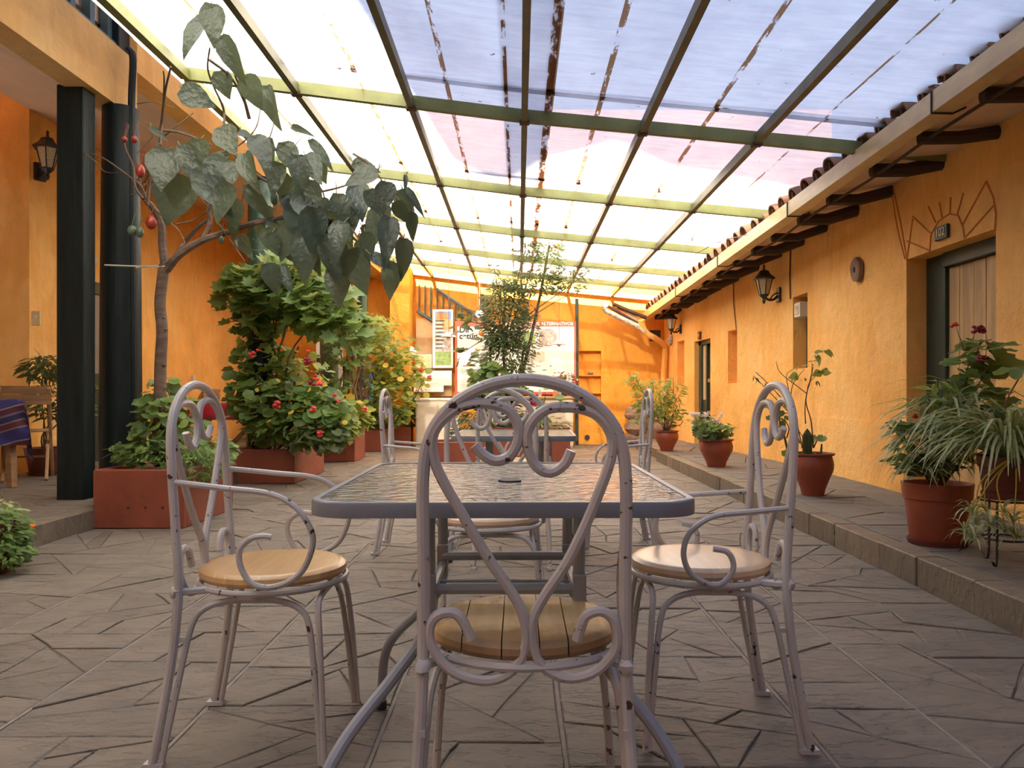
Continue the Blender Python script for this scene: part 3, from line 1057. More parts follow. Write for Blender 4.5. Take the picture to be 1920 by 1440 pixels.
# ============================================================ BACK WALL, PIERS, STAIR
B = 15.0
mb = MB()
x0, x1 = -3.0, 2.85
NI = [(1.125, 1.54, 1.30, 1.75), (1.125, 1.54, .98, 1.28), (1.125, 1.54, .50, .95)]
xs = sorted({x0, x1, 1.125, 1.54, 2.45, 2.66})
zs = sorted({-.05, 3.35, .50, .95, .98, 1.28, 1.30, 1.75, 1.93, 2.14})
OP = [(a, b, c, d, .12) for a, b, c, d in NI] + [(2.45, 2.66, 1.93, 2.14, .3)]
for xa, xb in zip(xs[:-1], xs[1:]):
    for za, zb in zip(zs[:-1], zs[1:]):
        xm, zm = (xa + xb) / 2, (za + zb) / 2
        if any(o[0] < xm < o[1] and o[2] < zm < o[3] for o in OP): continue
        mb.add([(xa, B, za), (xb, B, za), (xb, B, zb), (xa, B, zb)], [(0, 1, 2, 3)])
for (xa, xb, za, zb, d) in OP:
    mb.add([(xa, B, za), (xb, B, za), (xb, B, zb), (xa, B, zb), (xa, B + d, za), (xb, B + d, za), (xb, B + d, zb), (xa, B + d, zb)], [(0, 4, 5, 1), (1, 5, 6, 2), (2, 6, 7, 3), (3, 7, 4, 0), (4, 7, 6, 5)])
wb = mb.build('wall_back', M['wall_back'], smooth=False, label='deep orange end wall with shelf niches beside the posters', cat='wall', kind='structure')
MB().box(-9, 6, 15.35, 15.6, 0, 6.4).build('outer_masonry', M['wall_back'], wb, smooth=False)
MB().box(2.45, 2.66, B + .02, B + .04, 1.93, 2.14).build('vent_opening', M['ink'], wb)
MB().box(-6.0, -3.0, 15.0, 15.2, 0, 4.0).build('wall_end', M['wall_back'], smooth=False, label='orange end wall of the left gallery', cat='wall', kind='structure')
MB().box(-2.33, -1.98, 14.45, 14.99, 0, 3.25).build('pillar', M['wall_back'], smooth=False, label='bright orange pier left of the stair rail', cat='pier', kind='structure')
MB().box(-1.92, -1.25, 14.93, 14.99, .9, 2.35).build('wall_patch', M['tan'], smooth=False, label='bare tan stained wall patch under the stair rail', cat='wall', kind='structure')

stair = empty('stair_railing', (0, 0, 0), label='dark sloping stair railing above the tall narrow poster', cat='railing')
def bp(px, py, Y=14.89): return P(px, py, Y)
MB().tube([bp(818, 541), bp(896, 595)], .028, 6).build('top_rail', M['blue_green'], stair)
MB().tube([bp(782, 583), bp(860, 632)], .03, 6).build('stringer', M['blue_green'], stair)
for px, ya, yb in ((786, 535, 586), (797, 536, 592), (808, 538, 600), (820, 541, 607), (831, 549, 614), (843, 557, 622), (854, 566, 629), (866, 574, 637), (877, 582, 644), (888, 590, 652)):
    MB().tube([bp(px, ya), bp(px, yb)], .016, 5).build('baluster', M['blue_green'], stair)
MB().tube([bp(904, 552), bp(904, 720)], .045, 8).build('steel_post', M['green_post'], None, label='dark steel post behind the tall slim tree', cat='post', kind='structure')
gp = MB().box(-.03, .03, -.03, .03, 0, 2.72, .005).build('steel_post', M['frame_green'], label='dark square post at the right edge of the large poster', cat='post', kind='structure')
gp.location = (1.075, 14.85, 0)
# building at the rear of the courtyard, behind the camera: it shades the near part of the canopy
rb = MB()
xa = -1.78
prof = [(-2.0, 8.80), (-1.72, 8.94), (-1.42, 8.90), (-1.08, 8.60), (-.46, 8.27), (-.02, 8.42), (1.2, 8.45), (12, 8.8)]
vs = []
for x, z in prof: vs += [(x, -6, 0), (x, -6, z), (x, -9, 0), (x, -9, z)]
fs = []
for i in range(len(prof) - 1):
    a = i * 4
    fs += [(a, a + 1, a + 5, a + 4), (a + 2, a + 6, a + 7, a + 3), (a + 1, a + 3, a + 7, a + 5)]
fs += [(0, 2, 3, 1), ((len(prof) - 1) * 4, (len(prof) - 1) * 4 + 1, (len(prof) - 1) * 4 + 3, (len(prof) - 1) * 4 + 2)]
rb.add(vs, fs)
rb.box(-9, -1.78, -6.4, -6, 0, 5.6)  # unseen left wall, raised to keep stray sun off the floor
rb.build('wall_rear', M['wall'], smooth=False, label='tall building closing the courtyard behind the viewer', cat='building', kind='structure')
# ============================================================ CHAIRS AND TABLES
def cz(px, py): return ((px - 984) / 1020.0, EYE - (py - 740) / 1020.0)


HEART_L = [(892, 833), (908, 851), (931, 862), (957, 853), (972, 826), (973, 800), (958, 772), (934, 760), (905, 756), (870, 761), (838, 782), (818, 808), (814, 838), (822, 874), (838, 908), (868, 960), (905, 1025), (943, 1083), (970, 1125), (985, 1165), (988, 1200), (978, 1235), (955, 1262), (920, 1275), (880, 1271), (845, 1255), (817, 1222), (806, 1185), (815, 1157), (838, 1146), (858, 1150), (872, 1168), (884, 1198)]
HEART_R = [(1070, 843), (1058, 868), (1032, 884), (1006, 872), (990, 838), (990, 806), (1006, 780), (1028, 766), (1055, 763), (1090, 766), (1120, 780), (1140, 806), (1146, 832), (1142, 862), (1128, 905), (1100, 975), (1063, 1052), (1028, 1105), (1005, 1145), (998, 1180), (1002, 1215), (1018, 1248), (1050, 1268), (1085, 1270), (1121, 1256), (1150, 1225), (1158, 1195), (1150, 1160), (1127, 1144), (1100, 1152), (1090, 1172), (1082, 1200)]
ARM_HI = [(353, 904), (440, 915), (527, 925), (574, 949), (600, 985), (606, 1018), (588, 1065), (558, 1089), (521, 1098), (490, 1088), (471, 1058), (470, 1028), (488, 1009), (510, 1004), (527, 1006)]
ARM_LO = [(1474, 955), (1400, 962), (1345, 967), (1312, 980), (1287, 1005), (1279, 1040), (1290, 1072), (1316, 1092), (1344, 1097), (1366, 1080), (1373, 1058), (1362, 1036), (1336, 1030)]
AH = [(((x - 353) / 746) - .18, EYE - (y - 740) / 746) for x, y in ARM_HI]
AL = [(-((x - 1474) / 725) - .18, EYE - (y - 740) / 725) for x, y in ARM_LO]
SEAT_Z, R_SEAT = .472, .195


def make_chair(label, group, seat='seat_wrap', arm=AH, planks=False, stacked=False):
    c = empty('garden_chair', label=label, cat='chair', group=group)
    mp = M['chair_paint']
    yb = lambda z: -.185 - max(0, z - .45) * .06 - (max(0, .40 - z) ** 1.3) * .19
    # arched back frame with its posts running down to the rear feet
    pts = [(-.205, yb(0), .004), (-.20, yb(.15), .15), (-.192, yb(.3), .30), (-.186, yb(.45), .45), (-.184, yb(.6), .6), (-.184, yb(.78), .775)]
    for k in range(1, 8):
        a = PI - PI * k / 8
        z = .785 + .172 * math.sin(a) ** .92
        pts.append((.184 * math.cos(a), yb(z), z))
    pts += [(-p[0], p[1], p[2]) for p in reversed(pts[:6])]
    MB().tube(pts, .0115, 10, smooth=4).build('back_frame', mp, c)
    for H in (HEART_L, HEART_R):
        q = []
        for px, py in H:
            x, z = cz(px, py)
            q.append((x, yb(z) - .002, z))
        MB().tube(q, .0098, 8, smooth=3).build('scroll', mp, c)
    for s in (-1, 1):
        q = [(s * (.192 + min(1, i / 3) * .018 - max(0, (i - 9)) * .002), y, z) for i, (y, z) in enumerate(arm)]
        q[0] = (s * .186, yb(q[0][2]), q[0][2])
        MB().tube(q, .0078, 8, smooth=4).build('armrest', mp, c)
        MB().tube([(s * .186, -.19, .432), (s * .15, -.13, .430)], .010, 6).ball((s * .186, -.192, .432), .016, bump=.2).build('weld_stub', mp, c)
        # side loop: rear foot - under seat - front foot
        L = [(s * .200, -.222, .006), (s * .190, -.185, .2), (s * .180, -.155, .345), (s * .172, -.125, .388), (s * .165, -.07, .405), (s * .163, 0, .407), (s * .163, .06, .405), (s * .166, .115, .385), (s * .175, .142, .34), (s * .190, .160, .2), (s * .202, .178, .006)]
        g = MB().tube(L, .0082, 8, smooth=3)
        g.box(s * .165 - .006, s * .165 + .006, -.006, .006, .405, .428)
        g.box(s * .186 - .006, s * .186 + .006, -.205, -.165, .308, .320)
        g.box(s * .203 - .013, s * .203 + .013, -.262, -.214, 0, .012)
        g.build('leg_loop', mp, c)
    Fp = [(-.206, .187, .005), (-.192, .176, .2), (-.172, .165, .34), (-.150, .158, .385), (-.11, .156, .406), (0, .156, .410), (.11, .156, .406), (.150, .158, .385), (.172, .165, .34), (.192, .176, .2), (.206, .187, .005)]
    MB().tube(Fp, .0082, 8, smooth=3).build('front_leg_loop', mp, c)
    ring = [(math.cos(t) * (R_SEAT + .004), math.sin(t) * (R_SEAT + .004) * .97, .430) for t in [2 * PI * k / 28 for k in range(28)]]
    MB().tube(ring, .0085, 8, closed=True).tube([(-.19, 0, .424), (.19, 0, .424)], .006, 6).build('seat_ring', mp, c)
    prof = [(R_SEAT - .022, SEAT_Z - .034), (R_SEAT - .006, SEAT_Z - .030), (R_SEAT, SEAT_Z - .020), (R_SEAT - .002, SEAT_Z - .008), (R_SEAT - .012, SEAT_Z - .001), (R_SEAT - .03, SEAT_Z)]
    sm = M[seat]
    if not planks:
        mb = MB()
        mb.lathe(prof, 36)
        mb.build('seat', sm, c)
    else:
        s0 = MB().lathe([(R_SEAT - .03, SEAT_Z - .037), (R_SEAT - .03, SEAT_Z - .030)], 24).build('seat', sm, c)
        edges = [-.20, -.118, -.042, .028, .082, .20]
        for xa, xb in zip(edges[:-1], edges[1:]):
            mb = MB()
            vs, fs = [], []
            n = 10
            xs = [xa + .0012 + (xb - xa - .0024) * i / n for i in range(n + 1)]
            rows = []
            for x in xs:
                row = []
                for (r, z) in prof:
                    if abs(x) < r: y = math.sqrt(r * r - x * x)
                    else: y = 0
                    row.append((min(max(x, -r), r), y, z))
                rows.append(row)
            m = len(prof)
            for row in rows:
                vs += row + [(p[0], -p[1], p[2]) for p in reversed(row)]
            for i in range(n):
                a, b = i * 2 * m, (i + 1) * 2 * m
                for k in range(2 * m):
                    l = (k + 1) % (2 * m)
                    fs.append((a + k, b + k, b + l, a + l))
            fs.append(tuple(reversed(range(2 * m))))
            fs.append(tuple(n * 2 * m + k for k in range(2 * m)))
            mb.add(vs, fs).build('seat_plank', sm, s0, ang=40)
    return c


def place(o, x, y, deg):
    o.location = (x, y, 0)
    o.rotation_euler = (0, 0, math.radians(deg))
    return o


G1 = 'white iron garden chairs around the two tables'
ch1 = place(make_chair('nearest white iron chair seen from behind, seat of five varnished planks', G1, 'seat_plank', AL, True), .010, 1.655, 0)
ch_hi = place(make_chair('white iron chair left of the near table, orange brown film wrapped seat', G1, 'seat_wrap', AH), -.672, 2.20, -90)
ch_lo = place(make_chair('white iron chair right of the near table, pale wrapped seat beside the walkway', G1, 'seat_pale', AL), .515, 2.28, 90)


def again(src, x, y, deg, label):
    c = copy_tree(src)
    c['label'] = label
    return place(c, x, y, deg)


again(ch_lo, -.115, 3.12, 180, 'white iron chair facing the viewer across the near table')
again(ch_hi, -.03, 4.50, -2, 'white iron chair with its back to the viewer at the far table')
again(ch_hi, -.09, 5.72, 184, 'white iron chair behind the far table, in front of the red planter')
again(ch_lo, -.60, 4.86, -90, 'white iron chair at the left end of the far table')
again(ch_lo, .585, 4.95, 90, 'white iron chair at the right end of the far table')


def rounded(hx, hy, r, n=6):
    out = []
    for cx, cy, a0 in ((hx - r, hy - r, 0), (-hx + r, hy - r, 90), (-hx + r, -hy + r, 180), (hx - r, -hy + r, 270)):
        for k in range(n + 1):
            a = math.radians(a0 + 90 * k / n)
            out.append((cx + math.cos(a) * r, cy + math.sin(a) * r))
    return out


def make_table(label, x, y, rz, hx, hy, top):
    t = empty('garden_table', label=label, cat='table', group='glass topped patio tables')
    mp = M['table_paint']
    R = rounded(hx, hy, .085)
    Ri = rounded(hx - .016, hy - .016, .072)
    n = len(R)
    vs, fs = [], []
    for ring, z in ((Ri, top - .032), (R, top - .030), (R, top - .004), (rounded(hx - .003, hy - .003, .083), top), (Ri, top), (Ri, top - .006)):
        vs += [(p[0], p[1], z) for p in ring]
    for r in range(5):
        for i in range(n):
            j = (i + 1) % n
            fs.append((r * n + i, r * n + j, r * n + n + j, r * n + n + i))
    MB().add(vs, fs).build('table_rim', mp, t, ang=50)
    g = MB()
    g.add([(p[0], p[1], top - .002) for p in Ri] + [(p[0], p[1], top - .009) for p in Ri], [tuple(range(n)), tuple(reversed(range(n, 2 * n)))] + [(i, n + i, n + (i + 1) % n, (i + 1) % n) for i in range(n)])
    g.build('glass_top', M['table_glass'], t, smooth=False)
    MB().lathe([(.028, top - .003), (.028, top + .0015), (.004, top + .002)], 18, c=(.012, -.06, 0)).build('parasol_hole_cap', M['ink'], t)
    mp = M['table_leg_paint']
    ux, uy = hx * .44, hy * .40
    for sx in (-1, 1):
        for sy in (-1, 1):
            q = [(sx * ux, sy * uy, top - .03), (sx * ux, sy * uy, .60), (sx * ux, sy * uy, .47), (sx * (ux + .012), sy * (uy + .03), .40), (sx * (ux + .07), sy * (uy + .09), .325), (sx * (ux + .15), sy * (uy + .17), .235), (sx * (ux + .19), sy * (uy + .21), .15), (sx * (ux + .20), sy * (uy + .22), .004)]
            mb = MB().tube(q, .0135, 10, smooth=4)
            mb.box(sx * ux - .014, sx * ux + .014, sy * uy - .02, sy * uy + .02, .44, .53, .003)
            leg = mb.build('leg', mp, t)
            MB().lathe([(.016, 0), (.016, .022), (.0145, .024)], 10, c=(sx * (ux + .20), sy * (uy + .22), 0)).build('foot_cap', M['ink'], leg)
    z = .495
    MB().tube([(-ux, -uy, z), (ux, -uy, z)], .012, 8).build('cross_bar', mp, t)
    MB().tube([(-ux, uy, z), (-ux + .03, uy - .015, z + .004), (ux - .03, uy - .015, z + .004), (ux, uy, z)], .012, 8, smooth=4).build('cross_bar', mp, t)
    for sx in (-1, 1):
        MB().tube([(sx * ux, -uy, z - .02), (sx * ux, uy, z - .02)], .011, 8).build('side_bar', mp, t)
    MB().tube([(-ux, 0, z - .025), (-.02, .0, z - .025), (.0, .02, z - .03), (ux, .02, z - .03)], .004, 5).build('thin_rod', mp, t)
    t.location = (x, y, 0)
    t.rotation_euler = (0, 0, rz)
    return t


make_table('near glass topped table with a slate blue rim and parasol hole', -.035, 1.975, .012, .382, .455, .725)
make_table('far glass topped table in front of the red tree planter', -.022, 4.83, -.02, .352, .43, .702)


# wooden folding chairs and cloth covered tables under the gallery
def beam(mb, a, b, w, t):
    a, b = Vector(a), Vector(b)
    d = (b - a)
    L = d.length
    q = d.to_track_quat('Z', 'Y').to_matrix().to_4x4()
    mb.box(-w / 2, w / 2, -t / 2, t / 2, 0, L, .004, M=Matrix.Translation(a) @ q)
    return mb


def folding_chair(label, x, y, z, deg):
    c = empty('folding_chair', label=label, cat='chair', group='wooden folding chairs under the gallery')
    for s in (-1, 1):
        beam(MB(), (s * .20, .24, 0), (s * .19, -.26, .86), .026, .045).build('back_leg', M['wood_pale'], c)
        beam(MB(), (s * .17, -.24, 0), (s * .17, .18, .46), .026, .045).build('front_leg', M['wood_pale'], c)
    mb = MB()
    for k in range(5):
        yy = -.16 + k * .085
        mb2 = MB().box(-.185, .185, yy, yy + .072, .445, .463, .004)
        mb2.build('seat_slat', M['wood_pale'], c)
    for z0, z1 in ((.70, .79), (.795, .87)):
        vs = []
        MBb = MB()
        n = 6
        for i in range(n):
            xa, xb = -.21 + .42 * i / n, -.21 + .42 * (i + 1) / n
            ya, yb2 = -.235 - .02 * (1 - (xa / .21) ** 2), -.235 - .02 * (1 - (xb / .21) ** 2)
            MBb.add([(xa, ya, z0), (xb, yb2, z0), (xb, yb2 - .018, z0), (xa, ya - .018, z0), (xa, ya - .012, z1), (xb, yb2 - .012, z1), (xb, yb2 - .030, z1), (xa, ya - .030, z1)],
                    [(0, 1, 5, 4), (2, 3, 7, 6), (4, 5, 6, 7), (0, 3, 2, 1), (0, 4, 7, 3), (1, 2, 6, 5)])
        MBb.build('back_board', M['wood'], c)
    beam(MB(), (-.19, .12, .20), (.19, .12, .20), .02, .02).build('stretcher', M['wood'], c)
    c.location = (x, y, z)
    c.rotation_euler = (0, 0, math.radians(deg))
    return c


def cloth_mat(name, cols, scale):
    m, n, l, b, o = nmat(name)
    tc = n.new('ShaderNodeTexCoord')
    sep = n.new('ShaderNodeSeparateXYZ')
    l.new(tc.outputs['UV'], sep.inputs[0])
    mu = n.new('ShaderNodeMath'); mu.operation = 'MULTIPLY'; mu.inputs[1].default_value = scale
    ad = n.new('ShaderNodeMath'); ad.operation = 'MULTIPLY_ADD'; ad.inputs[1].default_value = -0.35
    l.new(sep.outputs['X'], ad.inputs[0]); l.new(sep.outputs['Y'], ad.inputs[2])
    l.new(ad.outputs[0], mu.inputs[0])
    fr = n.new('ShaderNodeMath'); fr.operation = 'FRACT'
    l.new(mu.outputs[0], fr.inputs[0])
    r = n.new('ShaderNodeValToRGB')
    r.color_ramp.interpolation = 'CONSTANT'
    e = r.color_ramp.elements
    e[0].position, e[0].color = 0, (*cols[0][1], 1)
    e[1].position, e[1].color = cols[-1][0], (*cols[-1][1], 1)
    for p, c in cols[1:-1]:
        q = e.new(p); q.color = (*c, 1)
    l.new(fr.outputs[0], r.inputs[0])
    l.new(r.outputs[0], b.inputs['Base Color'])
    b.inputs['Roughness'].default_value = 0.85
    bump(n, l, b, noise(n, l, 120, 2), 0.2, .004)
    return m


M['cloth_blue'] = cloth_mat('woven_striped_cloth', [(0, (0.03, 0.025, 0.12)), (.22, (0.20, 0.15, 0.15)), (.26, (0.10, 0.02, 0.035)), (.42, (0.20, 0.14, 0.13)), (.46, (0.02, 0.02, 0.07)), (.62, (0.12, 0.09, 0.14)), (.68, (0.08, 0.015, 0.03)), (.84, (0.22, 0.18, 0.17)), (.88, (0.03, 0.028, 0.14))], 5)
M['cloth_red'] = cloth_mat('red_woven_cloth', [(0, (0.35, 0.01, 0.03)), (.3, (0.30, 0.14, 0.10)), (.36, (0.18, 0.02, 0.02)), (.5, (0.36, 0.24, 0.18)), (.56, (0.20, 0.03, 0.03)), (.75, (0.40, 0.012, 0.035))], 3)


def cloth(name, mat, x, y, z, hx, hy, drop, rot, label):
    n = 28
    me_v, me_f, uv = [], [], []
    W = hx + drop; Hh = hy + drop
    for j in range(n + 1):
        for i in range(n + 1):
            u, v = -W + 2 * W * i / n, -Hh + 2 * Hh * j / n
            ox, oy = max(0, abs(u) - hx), max(0, abs(v) - hy)
            d = math.hypot(ox, oy)
            fl = .10 * d + .018 * math.sin((u + v) * 17) * min(1, d * 6)
            X = math.copysign(min(abs(u), hx) + (fl if ox else 0) + .015 * (ox > 0), u)
            Y = math.copysign(min(abs(v), hy) + (fl if oy else 0) + .015 * (oy > 0), v)
            me_v.append((X, Y, -max(d, 0) * .97 + .004))
            uv.append((i / n, j / n))
    for j in range(n):
        for i in range(n):
            a = j * (n + 1) + i
            me_f.append((a, a + 1, a + n + 2, a + n + 1))
    me = bpy.data.meshes.new(name)
    me.from_pydata(me_v, [], me_f)
    me.materials.append(mat)
    ul = me.uv_layers.new(name='UVMap')
    for lp in me.loops: ul.data[lp.index].uv = uv[lp.vertex_index]
    me.polygons.foreach_set('use_smooth', [True] * len(me.polygons))
    o = link(name, me, None, label=label, cat='tablecloth')
    o.location = (x, y, z)
    o.rotation_euler = (0, 0, rot)
    return o


def wood_table(label, x, y, z, hx, hy, top, rot):
    t = empty('wooden_table', label=label, cat='table')
    MB().box(-hx, hx, -hy, hy, top - .03, top, .006).build('tabletop', M['wood'], t)
    MB().box(-hx + .05, hx - .05, -hy + .05, hy - .05, top - .11, top - .03).build('apron', M['wood'], t)
    for sx in (-1, 1):
        for sy in (-1, 1):
            mb = MB()
            beam(mb, (sx * (hx - .08), sy * (hy - .08), top - .04), (sx * (hx - .06), sy * (hy - .06), 0), .055, .055)
            mb.build('leg', M['wood'], t)
    t.location = (x, y, z)
    t.rotation_euler = (0, 0, rot)
    return t


Z0 = .139
tx, ty = (-6 - VX) * 6.9 / F, 6.9
wood_table('dark wooden table under the blue striped cloth at the left edge', tx - .22, ty, Z0, .36, .36, .745, .55)
cloth('tablecloth', M['cloth_blue'], tx - .22, ty, Z0 + .75, .37, .37, .40, .55, 'blue and wine striped woven cloth on the table at the left edge')
folding_chair('wooden folding chair beside the blue striped tablecloth', (50 - VX) * 7.5 / F, 7.5, Z0, 28)
tx, ty = (428 - VX) * 11.6 / F, 11.6
wood_table('wooden table under the red cloth behind the near planters', tx, ty, Z0 - .1, .42, .36, .76, .1)
cloth('tablecloth', M['cloth_red'], tx, ty, Z0 + .665, .43, .37, .24, .1, 'red plaid woven cloth on the table behind the near planters')
folding_chair('wooden folding chair left of the red covered table', (366 - VX) * 11.3 / F, 11.3, Z0 - .0, 80)
folding_chair('wooden folding chair right of the red covered table, mostly behind leaves', (462 - VX) * 12.2 / F, 12.2, Z0, -80)


# ============================================================ LEAVES
def leaf_geo(kind):
    """unit leaf: stalk at the origin, tip towards +Y, face +Z"""
    if kind == 'heart':
        rows = [(-.10, .20, .05), (.03, .36, 0), (.2, .43, -.01), (.4, .40, -.03), (.6, .29, -.06), (.8, .15, -.11), (1.0, .01, -.18)]
        fold = .16
    elif kind == 'droopy':
        rows = [(-.06, .14, .02), (.06, .27, 0), (.25, .33, -.02), (.45, .29, -.05), (.65, .20, -.11), (.85, .10, -.2), (1.0, .005, -.30)]
        fold = .5
    elif kind == 'lance':
        rows = [(0, .02, 0), (.3, .13, .01), (.6, .12, -.03), (1, .004, -.1)]
        fold = .25
    elif kind == 'blade':
        rows = [(0, .018, 0), (.25, .026, .16), (.5, .026, .22), (.75, .02, .12), (1, .003, -.12)]
        fold = .5
    elif kind == 'arch':
        rows = [(0, .012, 0), (.2, .020, .22), (.45, .020, .33), (.7, .017, .22), (.9, .012, -.02), (1, .002, -.2)]
        fold = .5
    if kind in ('round', 'lobed'):
        n = 12 if kind == 'round' else 14
        vs = [(0, .42, -.05)]
        for k in range(n):
            a = -PI / 2 + .28 + (2 * PI - .56) * k / (n - 1)
            r = .5 * (1 + (.07 if kind == 'round' else .24) * (1 if k % 2 else -1))
            vs.append((math.cos(a) * r, .45 + math.sin(a) * r, .05 * math.cos(2 * a) + .06 * (k % 2)))
        vs.append((0, .02, -.02))
        fs = [(0, k, k + 1) for k in range(1, n)] + [(0, n, n + 1), (0, n + 1, 1)]
        return vs, fs
    vs, fs = [], []
    wob = [0.02, -.02, .015, -.015, .02, -.01, 0]
    for i, (t, w, z) in enumerate(rows):
        zz = z + fold * w * (1 if fold < .4 else 1)
        vs += [(-w, t + (wob[i % 7] if kind in ('heart', 'droopy') else 0), zz), (0, t, z), (w, t - (wob[i % 7] if kind in ('heart', 'droopy') else 0), zz)]
    for i in range(len(rows) - 1):
        a = i * 3
        fs += [(a, a + 1, a + 4, a + 3), (a + 1, a + 2, a + 5, a + 4)]
    return vs, fs


GEO = {k: leaf_geo(k) for k in ('heart', 'droopy', 'lance', 'blade', 'arch', 'round', 'lobed')}
LM = {}


def leaf_me(kind, mat):
    if (kind, mat) not in LM:
        me = bpy.data.meshes.new('leaf')
        me.from_pydata(GEO[kind][0], [], GEO[kind][1])
        me.materials.append(M[mat])
        me.polygons.foreach_set('use_smooth', [True] * len(me.polygons))
        LM[(kind, mat)] = me
    return LM[(kind, mat)]


def frame_of(tip, nrm):
    y = Vector(tip).normalized()
    z = Vector(nrm) - y * y.dot(Vector(nrm))
    z = z.normalized() if z.length > 1e-4 else y.orthogonal().normalized()
    x = y.cross(z)
    return Matrix((x, y, z)).transposed()


class Leaves:
    def __init__(s): s.items = []

    def put(s, kind, mat, pos, tip, nrm, size, wide=1.0):
        R = frame_of(tip, nrm) @ Matrix.Diagonal((size * wide, size, size))
        s.items.append((kind, mat, Vector(pos), R))

    def cloud(s, kind, mat, c, rad, n, size, shell=.45, up=.7, out=1.0, wide=1.0, down=.25):
        for _ in range(n):
            d = Vector((random.gauss(0, 1), random.gauss(0, 1), random.gauss(0, 1))).normalized()
            r = shell + (1 - shell) * random.random() ** .6
            p = Vector(c) + Vector((d.x * rad[0], d.y * rad[1], d.z * rad[2])) * r
            nrm = d * out * .6 + Vector((random.uniform(-.6, .6), random.uniform(-.9, .2), up + random.uniform(-.4, .4)))
            tip = Vector((d.x, d.y, -down)) + Vector((random.uniform(-.7, .7), random.uniform(-.7, .7), random.uniform(-.4, .4)))
            s.put(kind, mat, p, tip, nrm, size * random.uniform(.65, 1.3), wide * random.uniform(.8, 1.1))

    def build(s, parent, n_parts, name='leaf', stuff='foliage'):
        off = parent.location.copy()
        # the leaves nearest to the viewer and largest become parts
        its = sorted(s.items, key=lambda t: -(t[3].col[1].length / max(.5, t[2].y)) + .02 * random.random())
        for kind, mat, p, R in its[:n_parts]:
            o = link(name, leaf_me(kind, mat), parent)
            o.matrix_local = Matrix.Translation(p - off) @ R.to_4x4()
        by = {}
        for it in its[n_parts:]: by.setdefault(it[1], []).append(it)
        for mat, L in by.items():
            V, Fc, b = [], [], 0
            for kind, _, p, R in L:
                g = np.array(GEO[kind][0])
                V.append(g @ np.array(R).T + np.array(p - off))
                Fc += [tuple(b + i for i in f) for f in GEO[kind][1]]
                b += len(g)
            me = bpy.data.meshes.new(stuff)
            me.from_pydata(np.concatenate(V).tolist(), [], Fc)
            me.materials.append(M[mat])
            me.polygons.foreach_set('use_smooth', [True] * len(me.polygons))
            link(stuff, me, parent, kind='stuff')


def stems(parent, base, targets, r=.006, mat='stem', name='stem', wob=.05):
    off = parent.location
    for t in targets:
        b = Vector(base) + Vector((random.uniform(-.05, .05), random.uniform(-.05, .05), 0))
        t = Vector(t)
        mid = [b.lerp(t, k) + Vector((random.uniform(-wob, wob), random.uniform(-wob, wob), random.uniform(-.3, .6) * wob)) for k in (.33, .66)]
        MB().tube([b - off, mid[0] - off, mid[1] - off, t - off], r, 6, smooth=3, taper=(1, .45)).build(name, M[mat], parent)


def blossom(parent, p, r, mat, n=7, name='flower'):
    """a head of petals"""
    off = parent.location
    mb = MB()
    for k in range(n):
        d = Vector((random.gauss(0, 1), random.gauss(0, 1), random.gauss(0, 1))).normalized()
        mb.ball(Vector(p) - off + d * r * .55, r * .5, 6, 4, (1, 1, .7))
    mb.build(name, M[mat], parent)


def mum(parent, p, r, mat):
    off = parent.location
    mb = MB()
    for ring, n, el in ((0, 12, -.1), (1, 10, .35), (2, 7, .9)):
        for k in range(n):
            a = 2 * PI * k / n + ring * .3
            d = Vector((math.cos(a) * math.cos(el), math.sin(a) * math.cos(el), math.sin(el)))
            R = frame_of(d, (0, 0, 1)) @ Matrix.Diagonal((r * 1.3, r, r))
            g = GEO['lance']
            mb.add([(Vector(p) - off) + R @ Vector(v) for v in g[0]], g[1])
    mb.ball(Vector(p) - off, r * .35, 6, 4)
    mb.build('flower_head', M[mat], parent)
# ============================================================ PLANTERS
def planter(x0, x1, y0, y1, h, label, holes=True, z=0.0):
    cx, cy = (x0 + x1) / 2, (y0 + y1) / 2
    p = empty('square_planter', (cx, cy, z), label=label, cat='planter', group='brick red masonry planters')
    hx, hy = (x1 - x0) / 2, (y1 - y0) / 2
    t = .06
    mb = MB()
    for (a, b, c, d) in ((-hx, hx, -hy, -hy + t), (-hx, hx, hy - t, hy), (-hx, -hx + t, -hy + t, hy - t), (hx - t, hx, -hy + t, hy - t)):
        mb.box(a, b, c, d, 0, h, .008)
    mb.build('planter_wall', M['terracotta'], p, ang=30)
    g = MB()
    n = 8
    vs = [(-hx + t + (2 * hx - 2 * t) * i / n, -hy + t + (2 * hy - 2 * t) * j / n, h - .05 + random.uniform(-.012, .02)) for j in range(n + 1) for i in range(n + 1)]
    g.add(vs, [(j * (n + 1) + i, j * (n + 1) + i + 1, (j + 1) * (n + 1) + i + 1, (j + 1) * (n + 1) + i) for j in range(n) for i in range(n)])
    g.build('soil', M['soil'], p)
    if holes:
        for k in (-1, 0, 1):
            MB().lathe([(.009, 0), (.009, .004)], 8).build('drain_hole', M['ink'], p).matrix_local = Matrix.Translation((k * .12 + .05, -hy - .002, h * .36)) @ Matrix.Rotation(PI / 2, 4, 'X')
    return p


planter(-2.95, -2.32, 5.54, 6.49, .41, 'nearest brick red planter, holding the large leaved tree')
planter(-3.0, -2.34, 8.35, 9.6, .36, 'second brick red planter, under the climbing geranium')
planter(-2.95, -2.27, 11.05, 11.8, .37, 'third brick red planter, behind the second one on the left')
planter(-2.95, -2.22, 13.0, 13.6, .36, 'fourth brick red planter, before the last one on the left')
planter(-2.6, -1.9, 14.05, 14.4, .36, 'last small brick red planter beside the stair')
planter(-.5, .68, 10.6, 11.7, .50, 'wide brick red planter with the tall slim tree behind the far table', False)
planter(-1.15, -.52, 10.3, 10.95, .32, 'low brick red planter left of the wide tree planter', False)


